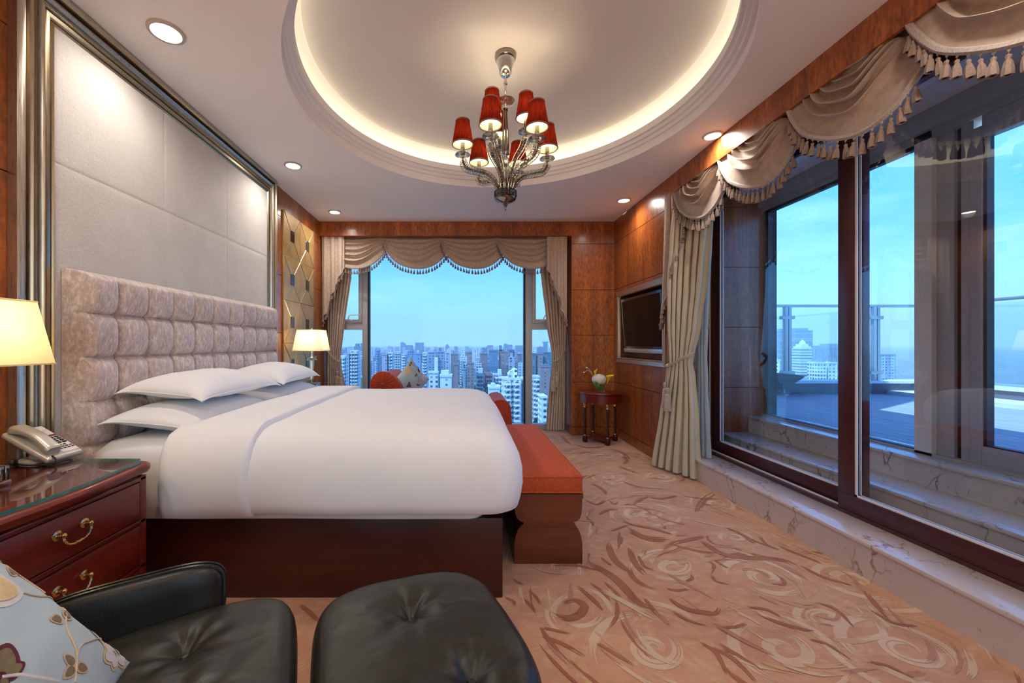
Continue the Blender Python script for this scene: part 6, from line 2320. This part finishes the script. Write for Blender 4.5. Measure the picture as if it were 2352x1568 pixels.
# far blocks that nothing tells apart
rc = random.Random(11)
def far(n, pa, pb, da, db, ta, tb, label, group):
    for k in range(n):
        for tr in range(60):
            px = rc.uniform(pa, pb); d = rc.uniform(da, db)
            w = rc.uniform(5, 13) * (900 / d) ** .5
            a0, a1 = (px - CX) * d / F, (px + w - CX) * d / F
            fp = (a0, a1, d, d + min(40, a1 - a0))
            if not any(fp[0] < q[1] and fp[1] > q[0] and fp[2] < q[3] and fp[3] > q[2] for q in FOOT): break
        else: continue
        FOOT.append(fp)
        kind = rc.choice(['slate', 'blue', 'blue', 'pale', 'white', 'lilac'])
        X0 = (px - CX) * d / F; X1 = (px + w - CX) * d / F
        zt = EYE + (CY - rc.uniform(ta, tb)) * d / F
        m = MB(); dp = min(40, X1 - X0)
        m.box(0, X1 - X0, 0, dp, 0, zt - GZ)
        if rc.random() < .5: m.box((X1 - X0) * .2, (X1 - X0) * .6, dp * .2, dp * .7, zt - GZ, zt - GZ + rc.uniform(2, 5))
        o = m.build('distant_block', facade(kind, rc.choice(['dense', 'balcony', 'punched'])), loc=(X0, d, GZ))
        tag(o, label, 'building', group)
far(70, 765, 1285, 650, 1250, 799, 815, 'hazy blue block among the packed distant towers of the city window', 'distant city blocks')
far(60, 760, 1290, 1300, 3200, 794.5, 799.5, 'faint block on the hazy horizon of the city window', 'horizon blocks')
far(26, 1745, 1930, 600, 1500, 795, 812, 'hazy blue block beyond the terrace railing', 'distant terrace side blocks')
far(34, 1060, 1280, 420, 640, 818, 850, 'low block packed between the nearer towers of the city window', 'infill blocks')
far(26, 770, 1060, 520, 700, 818, 840, 'low block packed between the nearer towers left of the window centre', 'infill blocks on the left')

M['ground'] = simple('city_ground', (.16, .20, .17), .9, var=.35, scale=.02)
M['tree'] = simple('tree_leaves', (.035, .085, .045), .9, var=.5, scale=.4)
m = MB(); m.box(-6000, 9000, 30, 9000, GZ - 2, GZ)
struct(m.build('ground_city', [M['ground']]))
m = MB()
for k in range(420):
    d = rc.uniform(180, 520); px = rc.choice([rc.uniform(820, 880), rc.uniform(1050, 1130), rc.uniform(1150, 1270), rc.uniform(780, 1290), rc.uniform(1750, 1930)])
    x = (px - CX) * d / F; r = rc.uniform(3, 7)
    if any(x + r > q[0] and x - r < q[1] and d + r > q[2] and d - r < q[3] for q in FOOT): continue
    c = Vector((x, d, GZ + r * .8))
    def tf_(u, v, c=c, r=r, k=k):
        th, ph_ = 2 * PI * u, PI * (v - .5)
        n_ = Vector((math.cos(ph_) * math.cos(th), math.cos(ph_) * math.sin(th), math.sin(ph_)))
        return c + n_ * r * (1 + .35 * mnoise.noise(n_ * 2.5 + Vector((k, 0, 0))))
    m.grid(tf_, 9, 6, 0, closeu=True)
tag(m.build('tree_canopy', [M['tree']], fix=False), 'dark green tree crowns between the apartment blocks far below', 'trees', kind='stuff')
HAZE = True
if HAZE:
    t = NT('city_haze')
    vsn = t.new('VolumeScatter')
    vsn.inputs['Color'].default_value = (.92, .96, 1, 1)
    vsn.inputs['Density'].default_value = 1 / 3600
    t.l.new(vsn.outputs[0], t.out.inputs['Volume'])
    m = MB(); m.box(-5000, 8000, 60, 6500, GZ - 1, 420)
    hz = tag(m.build('city_haze', [t.mat]), 'thin blue haze over the distant city', 'haze', kind='stuff')
# ------------------------------------------------------------------ ceiling downlights
def downlight(px, py, label, r=.085):
    Y = (ZC - EYE) * F / (CY - py)
    return make_dl((px - CX) * Y / F, Y, label, r)


def make_dl(x, y, label, r=.085):
    t = empty('downlight', (x, y, ZC), label, 'ceiling light', 0, 'recessed ceiling lights')
    m = MB(); m.lathe([(r * .80, -.012), (r * .98, -.010), (r, -.003), (r, 0)], (x, y, ZC), 32, caps=False)
    m.lathe([(r * .80, -.012), (r * .76, -.002)], (x, y, ZC), 32, caps=False)
    part(m, 'trim_ring', M['white_trim'], t)
    m = MB(); m.lathe([(0.0001, -.004), (r * .78, -.004)], (x, y, ZC), 32, caps=False)
    part(m, 'lens', M['lens'], t, 'glowing white lens')
    light('downlight_beam', 'SPOT', (0, 0, -.02), K_SPOT, (1.0, 0.92, 0.82), t, spot_size=math.radians(160), spot_blend=0.9, shadow_soft_size=.05)
    return t


downlight(382, 72, 'large round recessed ceiling light nearest above the bed pillows')
downlight(673, 379, 'round recessed ceiling light beside the far top corner of the bronze frame', .075)
downlight(769, 486, 'small round recessed ceiling light at the far left by the window', .075)
downlight(1433, 459, 'round recessed ceiling light in the corner above the television', .075)
downlight(1637, 310, 'round recessed ceiling light beside the wooden bulkhead above the curtains', .07)
for x, y in ((1.7, 1.2), (-1.53, .5), (0.0, 0.2), (1.2, -.6), (-1.3, -1.2), (0.1, -1.8)):  # unseen downlights added to brighten the foreground and the room
    make_dl(x, y, 'added round ceiling light out of view, for fill')
